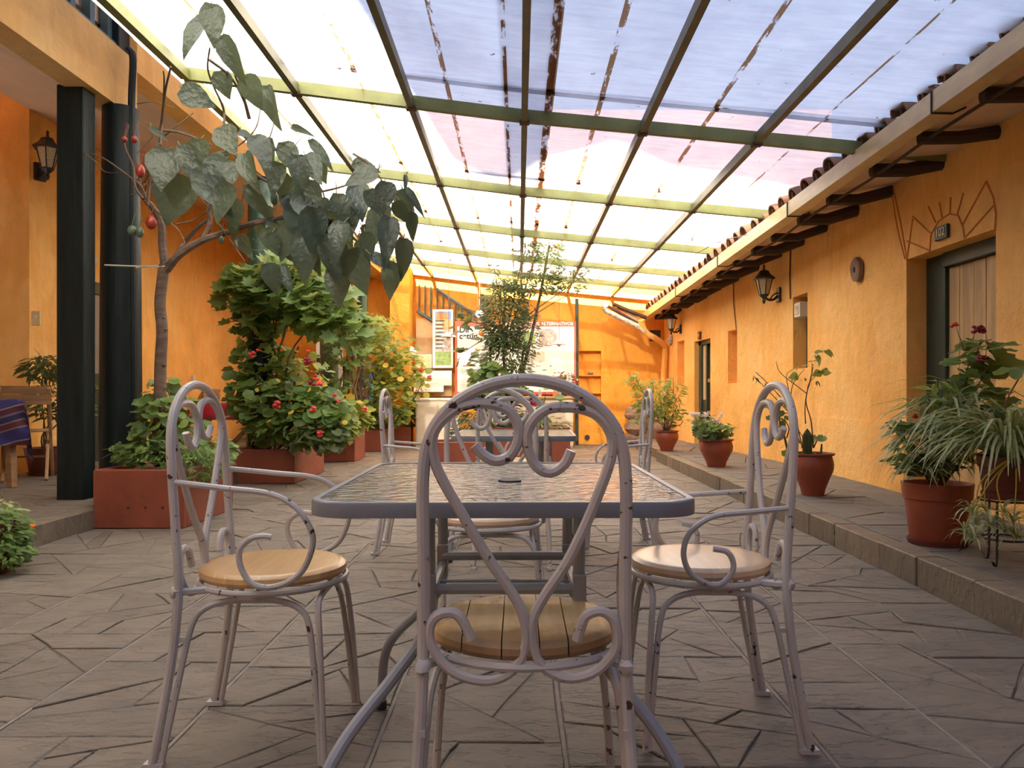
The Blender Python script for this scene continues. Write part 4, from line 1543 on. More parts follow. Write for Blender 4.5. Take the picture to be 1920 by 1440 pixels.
def plant(name, base, label, cat='plant', group=None):
    return empty(name, tuple(base), label=label, cat=cat, group=group)


# ---- the large leaved fruit tree of the nearest planter
def Q(zx, zy, Y):
    py = zy * .389
    if py < 600: Y = min(Y, 2.08 * F / (740 - py))   # the tall shoots lean out below the canopy
    return P(160 + zx * .389, py, Y)


tree = plant('fruit_tree', P(300, 865, 5.98), 'bare trunked fruit tree with large drooping blue green leaves', 'tree')
tree.location.z = .37
off = tree.location


def limb(pts, r, taper=(1, .6), n=8, name='branch', mat='bark'):
    return MB().tube([Vector(p) - off for p in pts], r, n, smooth=4, taper=taper).build(name, M[mat], tree)


limb([P(302, 875, 5.98), P(297, 800, 5.98), P(300, 740, 5.96), P(301, 680, 5.98), P(304, 620, 5.97), P(300, 570, 5.98), P(305, 520, 5.98), P(308, 497, 5.98)], .045, (1, .85), 12, 'trunk')
for k in range(14):
    p = P(301 + random.uniform(-8, 8), 530 + k * 22, 5.95)
    MB().ball(p - off, .017, 6, 4, (1.2, .8, .7)).build('bark_knot', M['bark'], tree)
limb([Q(385, 1290, 5.98), Q(372, 1180, 6), Q(365, 1080, 6), Q(330, 1010, 6), Q(290, 960, 6.02)], .036)
limb([Q(392, 1300, 5.98), Q(450, 1230, 5.9), Q(560, 1160, 5.8), Q(680, 1120, 5.8), Q(780, 1085, 5.75), Q(930, 1050, 5.7), Q(1080, 1030, 5.7), Q(1190, 1060, 5.7)], .032, (1, .4))
limb([Q(400, 1290, 5.98), Q(470, 1180, 6.1), Q(540, 1100, 6.1), Q(600, 1050, 6.1)], .020)
limb([Q(570, 1150, 5.8), Q(600, 1080, 5.8), Q(600, 990, 5.8), Q(640, 900, 5.7)], .022)
for seg, r in (([(300, 990), (310, 880), (340, 720), (365, 600), (385, 440), (412, 322)], .014), ([(300, 980), (270, 900), (210, 850), (100, 770), (20, 735)], .009),
               ([(280, 960), (240, 900), (230, 800), (190, 700), (210, 600)], .012), ([(345, 690), (400, 640), (520, 545)], .009), ([(372, 628), (440, 635), (520, 660), (610, 700)], .011),
               ([(362, 700), (372, 560), (380, 400), (376, 340)], .009), ([(250, 500), (330, 492), (430, 520)], .005), ([(250, 740), (330, 640), (240, 560)], .006),
               ([(670, 615), (665, 520), (620, 420), (590, 330), (600, 230)], .010), ([(600, 290), (700, 370), (760, 480), (790, 570)], .010),
               ([(790, 570), (760, 460), (720, 360)], .014), ([(640, 740), (740, 700), (820, 620), (845, 520)], .008), ([(880, 690), (905, 610), (910, 560)], .006),
               ([(700, 720), (820, 840), (950, 910), (1060, 940)], .013), ([(1060, 940), (1200, 910), (1300, 880), (1390, 860), (1420, 790)], .009),
               ([(900, 700), (1000, 820), (1130, 900), (1160, 1000)], .010), ([(960, 760), (1020, 690), (1060, 640)], .005), ([(1290, 740), (1380, 800), (1450, 900), (1560, 1010), (1600, 1060)], .008),
               ([(1160, 1000), (1280, 1100), (1330, 1190), (1320, 1300)], .009), ([(320, 1000), (380, 1050), (450, 1110), (480, 1170)], .007), ([(440, 1080), (520, 1060), (590, 1010), (560, 960)], .007),
               ([(630, 1070), (700, 1160), (770, 1260)], .008), ([(700, 1100), (760, 1160), (780, 1180)], .004), ([(0, 740), (60, 790), (100, 830), (210, 830)], .005), ([(1210, 990), (1210, 900), (1200, 860)], .005)):
    Yb = 5.9 - .3 * (seg[0][0] / 1400)
    limb([Q(a, b, Yb + random.uniform(-.05, .05)) for a, b in seg], r, (1, .45), 6, 'twig', 'stem')
for k in range(16):   # the knot of bare twigs above the left fork
    a = Q(random.uniform(230, 330), random.uniform(850, 960), 6.0)
    b = Q(random.uniform(200, 400), random.uniform(760, 1120), 5.9)
    limb([a, a.lerp(b, .5) + Vector((random.uniform(-.05, .05), 0, random.uniform(-.05, .05))), b], .006, (1, .5), 5, 'twig', 'stem')
BIG = [(610, 40, 180, .62, 85, 'h'), (560, 105, 195, .55, 118, 'h'), (660, 185, 215, .42, 66, 'd'), (650, 355, 115, .85, 75, 'h'), (475, 440, 150, .75, 25, 'h'), (780, 375, 150, .8, 72, 'h'), (880, 425, 190, .48, 80, 'd'),
       (545, 680, 115, .95, 90, 'h'), (660, 625, 140, .85, 60, 'h'), (390, 735, 180, .9, 95, 'h'), (450, 860, 225, .85, 108, 'h'), (460, 710, 100, .6, 45, 'h'), (490, 775, 150, .6, 50, 'h'), (560, 830, 240, .6, 55, 'h'),
       (665, 780, 190, .8, 100, 'h'), (680, 760, 140, .5, 172, 'h'), (775, 750, 190, .5, 72, 'd'), (820, 670, 160, .65, 60, 'h'), (870, 680, 200, .45, 82, 'd'), (690, 900, 180, .7, 112, 'h'), (790, 900, 200, .4, 58, 'd'),
       (960, 700, 140, .7, 68, 'h'), (1020, 760, 190, .5, 78, 'd'), (990, 870, 150, .8, 95, 'h'), (1080, 890, 120, .7, 60, 'h'), (1090, 690, 160, .35, 48, 'h'), (1070, 760, 150, .7, 60, 'h'), (960, 950, 120, .55, 60, 'd'),
       (1050, 980, 230, .85, 80, 'h'), (1000, 1110, 160, .8, 120, 'h'), (1180, 1010, 230, .6, 66, 'h'), (1080, 1140, 220, .6, 100, 'd'), (1190, 1150, 210, .65, 86, 'h'), (1220, 950, 150, .65, 80, 'h'), (1290, 1220, 200, .75, 75, 'h'),
       (1390, 830, 150, .7, 155, 'h'), (1310, 900, 170, .65, 78, 'h'), (1370, 930, 140, .6, 58, 'h'), (1440, 1000, 220, .62, 112, 'h'), (1450, 890, 130, .75, 92, 'h'), (1520, 930, 150, .6, 68, 'h'), (1500, 980, 110, .65, 60, 'h'),
       (1540, 920, 150, .3, 50, 'd'), (1580, 1030, 130, .45, 95, 'd'), (1460, 1060, 230, .42, 90, 'd'), (1385, 1235, 120, .5, 30, 'h'), (1490, 1280, 160, .72, 103, 'h'), (1530, 1160, 180, .48, 88, 'd'), (870, 1280, 150, .62, 68, 'd'), (940, 1290, 130, .5, 62, 'd'),
       (1280, 1000, 160, .7, 92, 'h'), (745, 640, 70, .6, 20, 'h'), (1300, 790, 120, .55, 15, 'h'), (1000, 615, 110, .3, 22, 'd'), (1220, 1290, 190, .65, 90, 'h'), (1150, 1080, 200, .6, 88, 'h'), (1040, 940, 170, .7, 64, 'h'),
       (1100, 1020, 190, .7, 95, 'h'), (1140, 960, 130, .6, 90, 'd'), (700, 970, 130, .8, 80, 'h'), (930, 800, 150, .6, 100, 'h'), (1080, 1200, 130, .6, 70, 'h'), (1240, 1080, 170, .6, 100, 'd'), (1350, 1130, 130, .6, 80, 'h'), (1330, 620, 0, 1, 1, 'x'),
       (1540, 850, 90, .25, 85, 'd'), (320, 620, 90, .35, 35, 'h'), (900, 860, 90, .4, 85, 'd'), (710, 1060, 90, .6, 90, 'h'), (880, 1060, 60, .6, 60, 'h'), (895, 1130, 90, .7, 70, 'h')]
L = Leaves()
for (zx, zy, ln, wd, an, kd) in BIG:
    if kd == 'x': continue
    Y = 5.72 - .25 * (zx / 1500) + random.uniform(-.22, .22)
    size = ln * .389 * Q(zx, zy, Y).y / F * 1.05
    a = math.radians(an)
    tip = Vector((math.cos(a), random.uniform(-.35, .35), -math.sin(a)))
    nrm = Vector((random.uniform(-.45, .45), -1, random.uniform(-.1, .7)))
    L.put('heart' if kd == 'h' else 'droopy', 'leaf_big', Q(zx, zy, Y), tip, nrm, size, (wd / .82 if kd == 'h' else wd / .62))
    q = Q(zx, zy, Y)
    MB().tube([q - off, q - off + Vector((-tip.x * .03 + random.uniform(-.03, .03), .03, .05))], .0035, 5).build('leaf_stalk', M['stem_green'], tree)
for k in range(26):
    zx, zy = random.gauss(1150, 230), random.gauss(1020, 130)
    if zy > 1330 or zx > 1550 or zx < 600: continue
    Y = 5.75 + random.uniform(-.1, .35)
    L.put(random.choice(('heart', 'droopy')), 'leaf_big', Q(zx, zy, Y), (random.uniform(-.6, .6), random.uniform(-.4, .4), -1), (random.uniform(-.6, .6), -1, .3), random.uniform(.12, .24), .9)
L.build(tree, 200)
for (zx, zy, r, m_, k) in ((318, 1072, 26, 'fruit_red', 1.3), (265, 825, 22, 'fruit_red', 1.5), (188, 672, 14, 'fruit_red', 1.1), (236, 672, 16, 'fruit_red', 1.1), (225, 1112, 22, 'fruit_green', 1.2), (262, 1120, 19, 'fruit_green', 1.4), (655, 1157, 13, 'fruit_green', 1.5), (912, 955, 20, 'fruit_green', 1.8), (750, 1020, 12, 'fruit_red', 1.4), (1055, 1225, 17, 'fruit_green', 1.5), (905, 925, 14, 'fruit_green', 1.6), (1322, 1140, 11, 'fruit_red', 1.6)):
    q = Q(zx, zy, 5.7)
    mb = MB().ball(q - off, r * .389 * 5.7 / F, 10, 7, (1, 1, k)).tube([q - off + Vector((0, 0, r * .389 * 5.7 / F * k)), q - off + Vector((.01, .02, .10 + .02 * k))], .003, 5)
    mb.build('fruit', M[m_], tree)

# ---- undergrowth in the nearest planter
u1 = plant('geranium_bush', P(296, 868, 5.95), 'dense low geranium and herbs around the foot of the large leaved tree')
u1.location.z = .36
L = Leaves()
for (px, py, Y, rx, ry, rd, n, kd, mt, s) in ((300, 790, 5.9, 45, 55, .16, 110, 'round', 'leaf_mid', .085), (340, 790, 6.1, 40, 60, .15, 80, 'round', 'leaf_mid', .08), (300, 740, 6.1, 35, 45, .12, 50, 'round', 'leaf_mid', .075), (262, 845, 5.8, 50, 24, .14, 70, 'round', 'leaf_mid', .065), (300, 850, 5.7, 95, 26, .15, 260, 'lance', 'leaf_moss', .07), (380, 870, 5.75, 50, 36, .2, 420, 'lance', 'leaf_moss', .06), (405, 850, 6.1, 40, 36, .2, 120, 'round', 'leaf_moss', .06), (235, 850, 5.75, 26, 16, .1, 20, 'round', 'leaf_mid', .06)):
    L.cloud(kd, mt, P(px, py, Y), (rx * Y / F, rd, ry * Y / F), n, s)
L.build(u1, 220)
stems(u1, P(300, 868, 5.9), [P(295, 730, 6), P(335, 740, 6.1), P(275, 780, 5.9), P(360, 780, 6), P(235, 840, 5.8), P(310, 720, 6.1)], .008)
blossom(u1, P(338, 755, 5.9), .03, 'petal_magenta')
blossom(u1, P(333, 748, 5.95), .022, 'petal_magenta')

# ---- the big climbing geranium over the second planter
u2 = plant('climbing_geranium', P(520, 845, 8.9), 'huge climbing geranium with red flowers over the second planter')
u2.location.z = .31
L = Leaves()
for (px, py, Y, rx, ry, rd, n, kd, mt, s) in ((480, 560, 8.75, 62, 70, .35, 170, 'lobed', 'leaf_mid', .16), (540, 540, 8.6, 80, 70, .4, 210, 'lobed', 'leaf_mid', .16), (600, 570, 8.5, 60, 60, .4, 170, 'lobed', 'leaf_mid', .17), (640, 610, 8.4, 40, 40, .3, 70, 'lobed', 'leaf_mid', .17),
                                          (450, 530, 8.8, 30, 40, .25, 70, 'lobed', 'leaf_fresh', .13), (560, 500, 8.9, 50, 30, .3, 80, 'lobed', 'leaf_fresh', .13), (462, 620, 8.9, 16, 80, .2, 60, 'round', 'leaf_mid', .10),
                                          (500, 680, 8.8, 50, 50, .3, 120, 'round', 'leaf_mid', .12), (480, 740, 8.7, 45, 50, .3, 110, 'round', 'leaf_mid', .13), (540, 770, 8.5, 90, 65, .4, 430, 'round', 'leaf_mid', .12), (600, 780, 8.4, 60, 60, .35, 230, 'round', 'leaf_mid', .12),
                                          (590, 815, 8.2, 50, 35, .25, 120, 'round', 'leaf_dark', .11), (560, 690, 8.9, 60, 40, .3, 90, 'round', 'leaf_fresh', .10), (530, 800, 8.3, 70, 30, .2, 90, 'lance', 'leaf_moss', .12), (452, 700, 8.7, 18, 30, .15, 22, 'round', 'leaf_mid', .13), (640, 790, 8.6, 30, 40, .2, 60, 'round', 'leaf_fresh', .1)):
    L.cloud(kd, mt, P(px, py, Y), (rx * Y / F, rd, ry * Y / F), n, s)
for k in range(26): L.cloud('round', 'leaf_yellow', P(random.uniform(460, 650), random.uniform(700, 830), 8.1), (.1, .1, .1), 1, .07)
L.build(u2, 290)
stems(u2, P(505, 848, 8.9), [P(500, 560, 8.8), P(540, 600, 8.7), P(590, 600, 8.6), P(480, 700, 8.7), P(560, 700, 8.6), P(610, 740, 8.5), P(520, 500, 8.9), P(500, 480, 9), P(560, 650, 8.8)], .016, wob=.14)
for k in range(12):
    a, b = P(random.uniform(480, 560), random.uniform(440, 520), 8.7), P(random.uniform(470, 600), random.uniform(430, 500), 8.7)
    stems(u2, a, [b], .004, 'stem_green', 'tendril', .1)
for (px, py, r, m_) in ((518, 759, 10, 'petal_red'), (601, 813, 9, 'petal_red'), (474, 665, 8, 'petal_red'), (485, 657, 5, 'petal_red'), (578, 677, 10, 'petal_dark'), (592, 708, 7, 'petal_red'), (600, 720, 8, 'petal_red'), (585, 719, 8, 'petal_dark'), (587, 768, 8, 'petal_red'), (577, 659, 5, 'petal_red'), (627, 742, 5, 'petal_red'), (683, 768, 6, 'petal_red'), (635, 752, 5, 'petal_red')):
    blossom(u2, P(px, py, 8.0), r * 8.0 / F, m_)

# ---- shrubs of the third, fourth and fifth planters
u3 = plant('leafy_shrub', P(650, 815, 11.3), 'upright geranium shrub with yellowing leaves on the third planter')
u3.location.z = .33
L = Leaves()
for (px, py, Y, rx, ry, rd, n, kd, mt, s) in ((655, 780, 11.0, 38, 34, .3, 160, 'round', 'leaf_fresh', .12), (630, 740, 11.3, 28, 40, .25, 80, 'round', 'leaf_mid', .12), (650, 660, 11.4, 36, 40, .3, 100, 'lobed', 'leaf_mid', .13), (680, 620, 11.6, 50, 36, .3, 140, 'lobed', 'leaf_fresh', .12), (645, 600, 11.2, 24, 24, .2, 50, 'lobed', 'leaf_mid', .14), (672, 790, 11.0, 24, 24, .2, 60, 'lance', 'leaf_fresh', .12)):
    L.cloud(kd, mt, P(px, py, Y), (rx * Y / F, rd, ry * Y / F), n, s)
for k in range(10): L.cloud('round', 'leaf_yellow', P(random.uniform(630, 690), random.uniform(740, 800), 10.8), (.08, .08, .08), 1, .10)
L.build(u3, 160)
stems(u3, P(655, 815, 11.3), [P(650, 660, 11.3), P(662, 640, 11.4), P(676, 640, 11.5), P(634, 640, 11.3), P(690, 620, 11.6), P(640, 600, 11.3)], .02, 'stem', wob=.1)
blossom(u3, P(684, 768, 10.7), .04, 'petal_red'); blossom(u3, P(652, 775, 10.7), .035, 'petal_red')
u4 = plant('flowering_shrub', P(715, 803, 13.3), 'large airy yellow green shrub over the fourth planter')
u4.location.z = .33
L = Leaves()
for (px, py, Y, rx, ry, rd, n, kd, mt, s) in ((730, 745, 13.3, 50, 52, .4, 330, 'round', 'leaf_fresh', .11), (720, 670, 13.4, 42, 44, .35, 170, 'round', 'leaf_fresh', .11), (700, 610, 13.5, 34, 30, .3, 90, 'lance', 'leaf_fresh', .14), (765, 690, 13.4, 34, 40, .3, 110, 'round', 'leaf_fresh', .10), (740, 650, 13.3, 40, 34, .3, 110, 'lance', 'leaf_mid', .14), (725, 780, 13.1, 40, 20, .2, 120, 'round', 'leaf_mid', .11), (735, 600, 13.5, 16, 20, .15, 24, 'lance', 'leaf_fresh', .12)):
    L.cloud(kd, mt, P(px, py, Y), (rx * Y / F, rd, ry * Y / F), n, s)
for k in range(16): L.cloud('round', 'leaf_yellow', P(random.uniform(700, 770), random.uniform(640, 790), 13), (.1, .1, .1), 1, .09)
L.build(u4, 160)
stems(u4, P(710, 803, 13.3), [P(700, 600, 13.4), P(735, 620, 13.3), P(760, 680, 13.3), P(690, 680, 13.3), P(720, 700, 13.3), P(790, 720, 13.3)], .014, 'stem', wob=.14)
blossom(u4, P(790, 693, 13.2), .05, 'petal_red'); blossom(u4, P(806, 708, 13.2), .05, 'petal_red')
u5 = plant('low_shrub', P(765, 803, 14.2), 'low bright green shrub on the last small planter by the stair')
u5.location.z = .33
L = Leaves()
for (px, py, Y, rx, ry, rd, n, kd, mt, s) in ((768, 780, 14.2, 24, 20, .14, 90, 'round', 'leaf_fresh', .13), (780, 725, 14.2, 22, 34, .15, 70, 'round', 'leaf_fresh', .11)):
    L.cloud(kd, mt, P(px, py, Y), (rx * Y / F, rd, ry * Y / F), n, s)
L.build(u5, 60)
stems(u5, P(768, 803, 14.2), [P(775, 740, 14.2), P(790, 710, 14.2), P(762, 760, 14.2)], .01)
# dry brown creeper around the fourth column
dc = plant('dry_creeper', P(676, 815, 12.4), 'dry brown creeper wound in a column behind the third planter')
dc.location.z = .3
stems(dc, (at(676, 11.72), 11.72, .33), [P(672, 720, 12.3), P(684, 760, 12.3)], .008, 'stem', 'dry_twig', .05)
for k in range(60):
    stems(dc, P(random.uniform(668, 686), random.uniform(670, 810), 12.5), [P(random.uniform(666, 690), random.uniform(665, 812), 12.3)], .005, 'stem', 'dry_twig', .1)

# ---- the tall slim tree behind the far table
t2 = plant('slim_tree', P(945, 800, 11.2), 'tall slim small leaved tree in the wide planter, reaching the canopy', 'tree')
t2.location.z = .45
L = Leaves()
for (px, py, Y, rx, ry, rd, n, kd, mt, s) in ((945, 590, 11.1, 46, 72, .35, 2600, 'lance', 'leaf_dark', .085), (950, 680, 11.1, 48, 66, .35, 2100, 'lance', 'leaf_dark', .085), (930, 740, 11.0, 50, 38, .25, 900, 'lance', 'leaf_dark', .09), (990, 620, 11.1, 24, 60, .25, 300, 'lance', 'leaf_dark', .08), (1000, 530, 11.0, 60, 24, .3, 620, 'lance', 'leaf_dark', .09), (1030, 470, 10.9, 30, 54, .25, 420, 'lance', 'leaf_mid', .09), (1070, 520, 10.9, 40, 26, .2, 150, 'lance', 'leaf_dark', .09), (990, 470, 10.9, 24, 26, .2, 90, 'lance', 'leaf_dark', .09),
                                          (905, 700, 11.0, 24, 50, .2, 70, 'round', 'leaf_mid', .11), (930, 700, 10.9, 26, 26, .2, 50, 'round', 'leaf_mid', .12), (950, 730, 10.8, 40, 20, .2, 60, 'round', 'leaf_mid', .11)):
    L.cloud(kd, mt, P(px, py, Y), (rx * Y / F, rd, ry * Y / F), n, s)
for a, b in (((1035, 460), (1037, 392)), ((1010, 480), (1003, 425)), ((1060, 520), (1110, 505)), ((940, 530), (925, 495)), ((890, 600), (862, 590)), ((905, 640), (860, 575)), ((1035, 440), (1060, 445))):
    for t in range(14):
        k = t / 13
        L.cloud('lance', 'leaf_dark', P(a[0] + (b[0] - a[0]) * k, a[1] + (b[1] - a[1]) * k, 10.95), (.04, .04, .04), 2, .085)
for k in range(22): L.cloud('round', 'leaf_dark', P(random.uniform(852, 905), random.uniform(585, 690), 10.9), (.03, .03, .03), 1, .12)
L.build(t2, 120)
stems(t2, P(950, 800, 11.2), [P(948, 560, 11.1), P(985, 640, 11.1), P(1035, 430, 10.95), P(920, 650, 11.1)], .03, 'bark', 'trunk', .08)
stems(t2, P(950, 620, 11.1), [P(1037, 392, 10.95), P(1003, 425, 10.95), P(1110, 505, 10.95), P(925, 495, 11), P(860, 575, 11), P(862, 600, 11), P(1090, 540, 10.9), P(870, 660, 11)], .010, 'bark', 'branch', .06)
u6 = plant('rose_bush', P(1000, 792, 10.85), 'low rose bush with magenta and pink blooms in the wide planter')
u6.location.z = .45
L = Leaves()
for (px, py, Y, rx, ry, rd, n, kd, mt, s) in ((930, 785, 10.75, 66, 22, .2, 260, 'lance', 'leaf_dark', .11), (990, 787, 10.8, 44, 12, .2, 90, 'round', 'leaf_mid', .09), (1032, 752, 10.8, 20, 26, .1, 9, 'round', 'leaf_mid', .12), (880, 800, 10.6, 40, 30, .15, 240, 'lance', 'leaf_dark', .1), (870, 755, 10.6, 16, 14, .1, 22, 'round', 'leaf_dark', .13), (1020, 795, 10.7, 45, 8, .15, 70, 'lance', 'leaf_moss', .1)):
    L.cloud(kd, mt, P(px, py, Y), (rx * Y / F, rd, ry * Y / F), n, s)
L.build(u6, 110)
stems(u6, P(1005, 795, 10.85), [P(1001, 755, 10.8), P(1022, 735, 10.8), P(1032, 760, 10.8), P(980, 770, 10.8)], .01)
blossom(u6, P(1001, 752, 10.6), .075, 'petal_magenta', 12)
blossom(u6, P(990, 762, 10.6), .04, 'petal_magenta')
blossom(u6, P(963, 765, 10.6), .07, 'petal_pink', 10)


# ============================================================ POTS OF THE WALKWAY
def round_pot(x, y, z, r, h, label, mat='pot', style='belly', name='flower_pot'):
    o = empty(name, (x, y, z), label=label, cat='pot', group='clay flower pots')
    if style == 'belly':
        prof = [(.52, 0), (.54, .02), (.60, .16), (.78, .38), (.97, .60), (1.0, .74), (.93, .88), (.90, .93), (1.03, .955), (1.04, 1.0), (.93, 1.0), (.88, .94), (.88, .85)]
    else:
        prof = [(.68, 0), (.70, .03), (.76, .08), (.90, .70), (.905, .74), (.96, .75), (1.0, .97), (1.01, 1.0), (.93, 1.0), (.90, .95), (.88, .86)]
    mb = MB(); mb.lathe([(a * r, b * h) for a, b in prof], 32, cap=False)
    mb.add([(math.cos(2 * PI * k / 16) * r * .5, math.sin(2 * PI * k / 16) * r * .5, 0.001) for k in range(16)], [tuple(reversed(range(16)))])
    mb.build('pot_body', M[mat], o, ang=50)
    g = MB(); g.lathe([(.89 * r, h * .9), (.5 * r, h * .93), (.02, h * .95)], 20)
    g.build('soil', M['soil'], o)
    if style != 'belly':
        s = MB(); s.lathe([(r * .5, 0), (r * .80, 0), (r * .86, .03), (r * .80, .03), (r * .74, .012)], 28)
        s.build('saucer', M['pot_dark'], o)
    return o


ZW = .138


def at(px, Y): return (px - VX) * Y / F


round_pot(at(1250, 11.3), 11.3, ZW, .165, .285, 'farthest clay pot on the walkway, under the yellow green bush')
b1 = plant('leafy_bush', (at(1250, 11.3), 11.3, .41), 'yellow green bush in the farthest walkway pot', 'bush')
L = Leaves()
for (px, py, Y, rx, ry, rd, n, kd, mt, s) in ((1225, 745, 11.3, 34, 40, .22, 480, 'lance', 'leaf_fresh', .10), (1188, 712, 11.3, 11, 16, .08, 90, 'lance', 'leaf_fresh', .08), (1190, 745, 11.3, 10, 24, .08, 40, 'lance', 'leaf_fresh', .07), (1262, 730, 11.2, 22, 28, .2, 100, 'lance', 'leaf_fresh', .10), (1250, 770, 11.2, 34, 24, .2, 180, 'lance', 'leaf_fresh', .09), (1205, 790, 11.2, 20, 14, .1, 50, 'lance', 'leaf_moss', .08), (1275, 785, 11.2, 12, 20, .1, 30, 'lance', 'leaf_mid', .08)):
    L.cloud(kd, mt, P(px, py, Y), (rx * Y / F, rd, ry * Y / F), n, s)
L.build(b1, 120)
stems(b1, (at(1250, 11.3), 11.3, .40), [P(1188, 700, 11.3), P(1215, 720, 11.3), P(1262, 710, 11.2), P(1278, 735, 11.2), P(1280, 790, 11.2), P(1240, 740, 11.3), P(1205, 760, 11.3), P(1270, 760, 11.2)], .009, 'stem', wob=.05)

round_pot(at(1343, 8.8), 8.8, ZW, .182, .305, 'clay pot on the walkway holding the white flowers')
b2 = plant('chrysanthemum', (at(1343, 8.8), 8.8, .42), 'white chrysanthemums in a clay pot by the far green door', 'flowers')
L = Leaves()
for (px, py, Y, rx, ry, rd, n, kd, mt, s) in ((1322, 800, 8.8, 18, 24, .12, 60, 'lobed', 'leaf_mid', .075), (1352, 805, 8.7, 18, 16, .12, 50, 'lobed', 'leaf_mid', .075), (1335, 815, 8.7, 26, 8, .1, 40, 'lobed', 'leaf_dark', .07), (1310, 790, 8.8, 8, 14, .06, 14, 'lobed', 'leaf_mid', .06)):
    L.cloud(kd, mt, P(px, py, Y), (rx * Y / F, rd, ry * Y / F), n, s)
L.build(b2, 120)
FL = ((1297, 778, 8), (1308, 779, 9), (1323, 779, 10), (1352, 779, 8), (1325, 792, 7), (1337, 791, 9), (1347, 790, 9), (1303, 780, 7))
stems(b2, (at(1343, 8.8), 8.8, .41), [P(a, b, 8.75) for a, b, r in FL], .005, 'stem_green', wob=.02)
for a, b, r in FL: mum(b2, P(a, b, 8.72), r * 8.7 / F, 'petal_white')

round_pot(at(1524, 6.3), 6.3, ZW, .158, .335, 'clay pot with a cactus and thin leggy stems behind the right chair')
b3 = plant('leggy_plant', (at(1524, 6.3), 6.3, .45), 'thin leggy twiggy plants with few leaves in the cactus pot')
base = (at(1520, 6.3), 6.3, .44)


def R3(zx, zy, Y=6.3): return P(1400 + zx * .2083, 640 + zy * .2083, Y)


for seg, r in (([(600, 960), (580, 720), (540, 580), (540, 480), (600, 230)], .006), ([(540, 480), (560, 380), (640, 290)], .004), ([(530, 740), (525, 600), (540, 470), (580, 330), (590, 200)], .005), ([(540, 470), (450, 400), (300, 280), (265, 180)], .004),
               ([(500, 960), (450, 720), (400, 530), (420, 380), (520, 250)], .005), ([(400, 530), (370, 400), (360, 300), (420, 250)], .004), ([(480, 920), (380, 620), (250, 440), (80, 275)], .005), ([(380, 640), (200, 450), (60, 310)], .004), ([(370, 990), (330, 820), (300, 740), (290, 600)], .010),
               ([(600, 960), (640, 880), (660, 850)], .007), ([(360, 870), (380, 780), (340, 700)], .006), ([(450, 900), (430, 780), (500, 850), (510, 960)], .004)):
    MB().tube([R3(*q, 6.3 + random.uniform(-.03, .03)) - b3.location for q in seg], r, 6, smooth=3, taper=(1, .5)).build('stem', M['stem'], b3)
L = Leaves()
for (zx, zy, n, s, kd) in ((700, 80, 2, .09, 'heart'), (720, 50, 2, .07, 'lance'), (640, 150, 2, .11, 'heart'), (610, 110, 1, .07, 'heart'), (570, 200, 2, .09, 'heart'), (630, 190, 1, .08, 'lance'), (490, 230, 3, .08, 'lance'), (450, 300, 2, .08, 'heart'), (510, 330, 2, .07, 'lance'), (670, 270, 3, .08, 'heart'), (710, 235, 2, .08, 'lance'), (690, 290, 1, .07, 'lance'), (260, 580, 3, .08, 'round'), (280, 640, 3, .08, 'round'), (320, 690, 4, .08, 'round'), (330, 560, 2, .06, 'round'), (220, 590, 1, .06, 'round'), (240, 670, 1, .05, 'round'), (640, 855, 3, .07, 'round'), (320, 1025, 1, .08, 'round'), (550, 1000, 3, .06, 'round'), (340, 940, 2, .05, 'lance'), (370, 740, 2, .06, 'lance')):
    L.cloud(kd, 'leaf_fresh' if zy < 350 else 'leaf_mid', R3(zx, zy), (.02, .02, .02), n, s)
for (zx, zy) in ((65, 320), (125, 320), (175, 380), (630, 360)):
    L.cloud('lance', 'leaf_dark', R3(zx, zy), (.01, .01, .01), 3, .06, down=1)
L.build(b3, 120)
ca = plant('cactus', R3(545, 1010), 'dark upright cactus in the pot behind the right chair', 'cactus')
ca.location.z = .44
mb = MB()
vs, fs = [], []
for i in range(11):
    t = i / 10
    for k in range(20):
        a = 2 * PI * k / 20
        rr = .032 * (math.sin(min(1, (1 - t) * 3.2) * PI / 2) * .98 + .02) * (1 + (.16 if k % 2 else -.1))
        vs.append((rr * math.cos(a), rr * math.sin(a), t * .225))
for i in range(10):
    for k in range(20): fs.append((i * 20 + k, i * 20 + (k + 1) % 20, i * 20 + 20 + (k + 1) % 20, i * 20 + 20 + k))
mb.add(vs, fs).build('cactus_stem', M['leaf_dark'], ca)
MB().tube([(.105, 0, 0), (.11, 0, .05), (.118, .01, .10)], .011, 7, taper=(1, .6)).build('small_stem', M['leaf_dark'], ca)

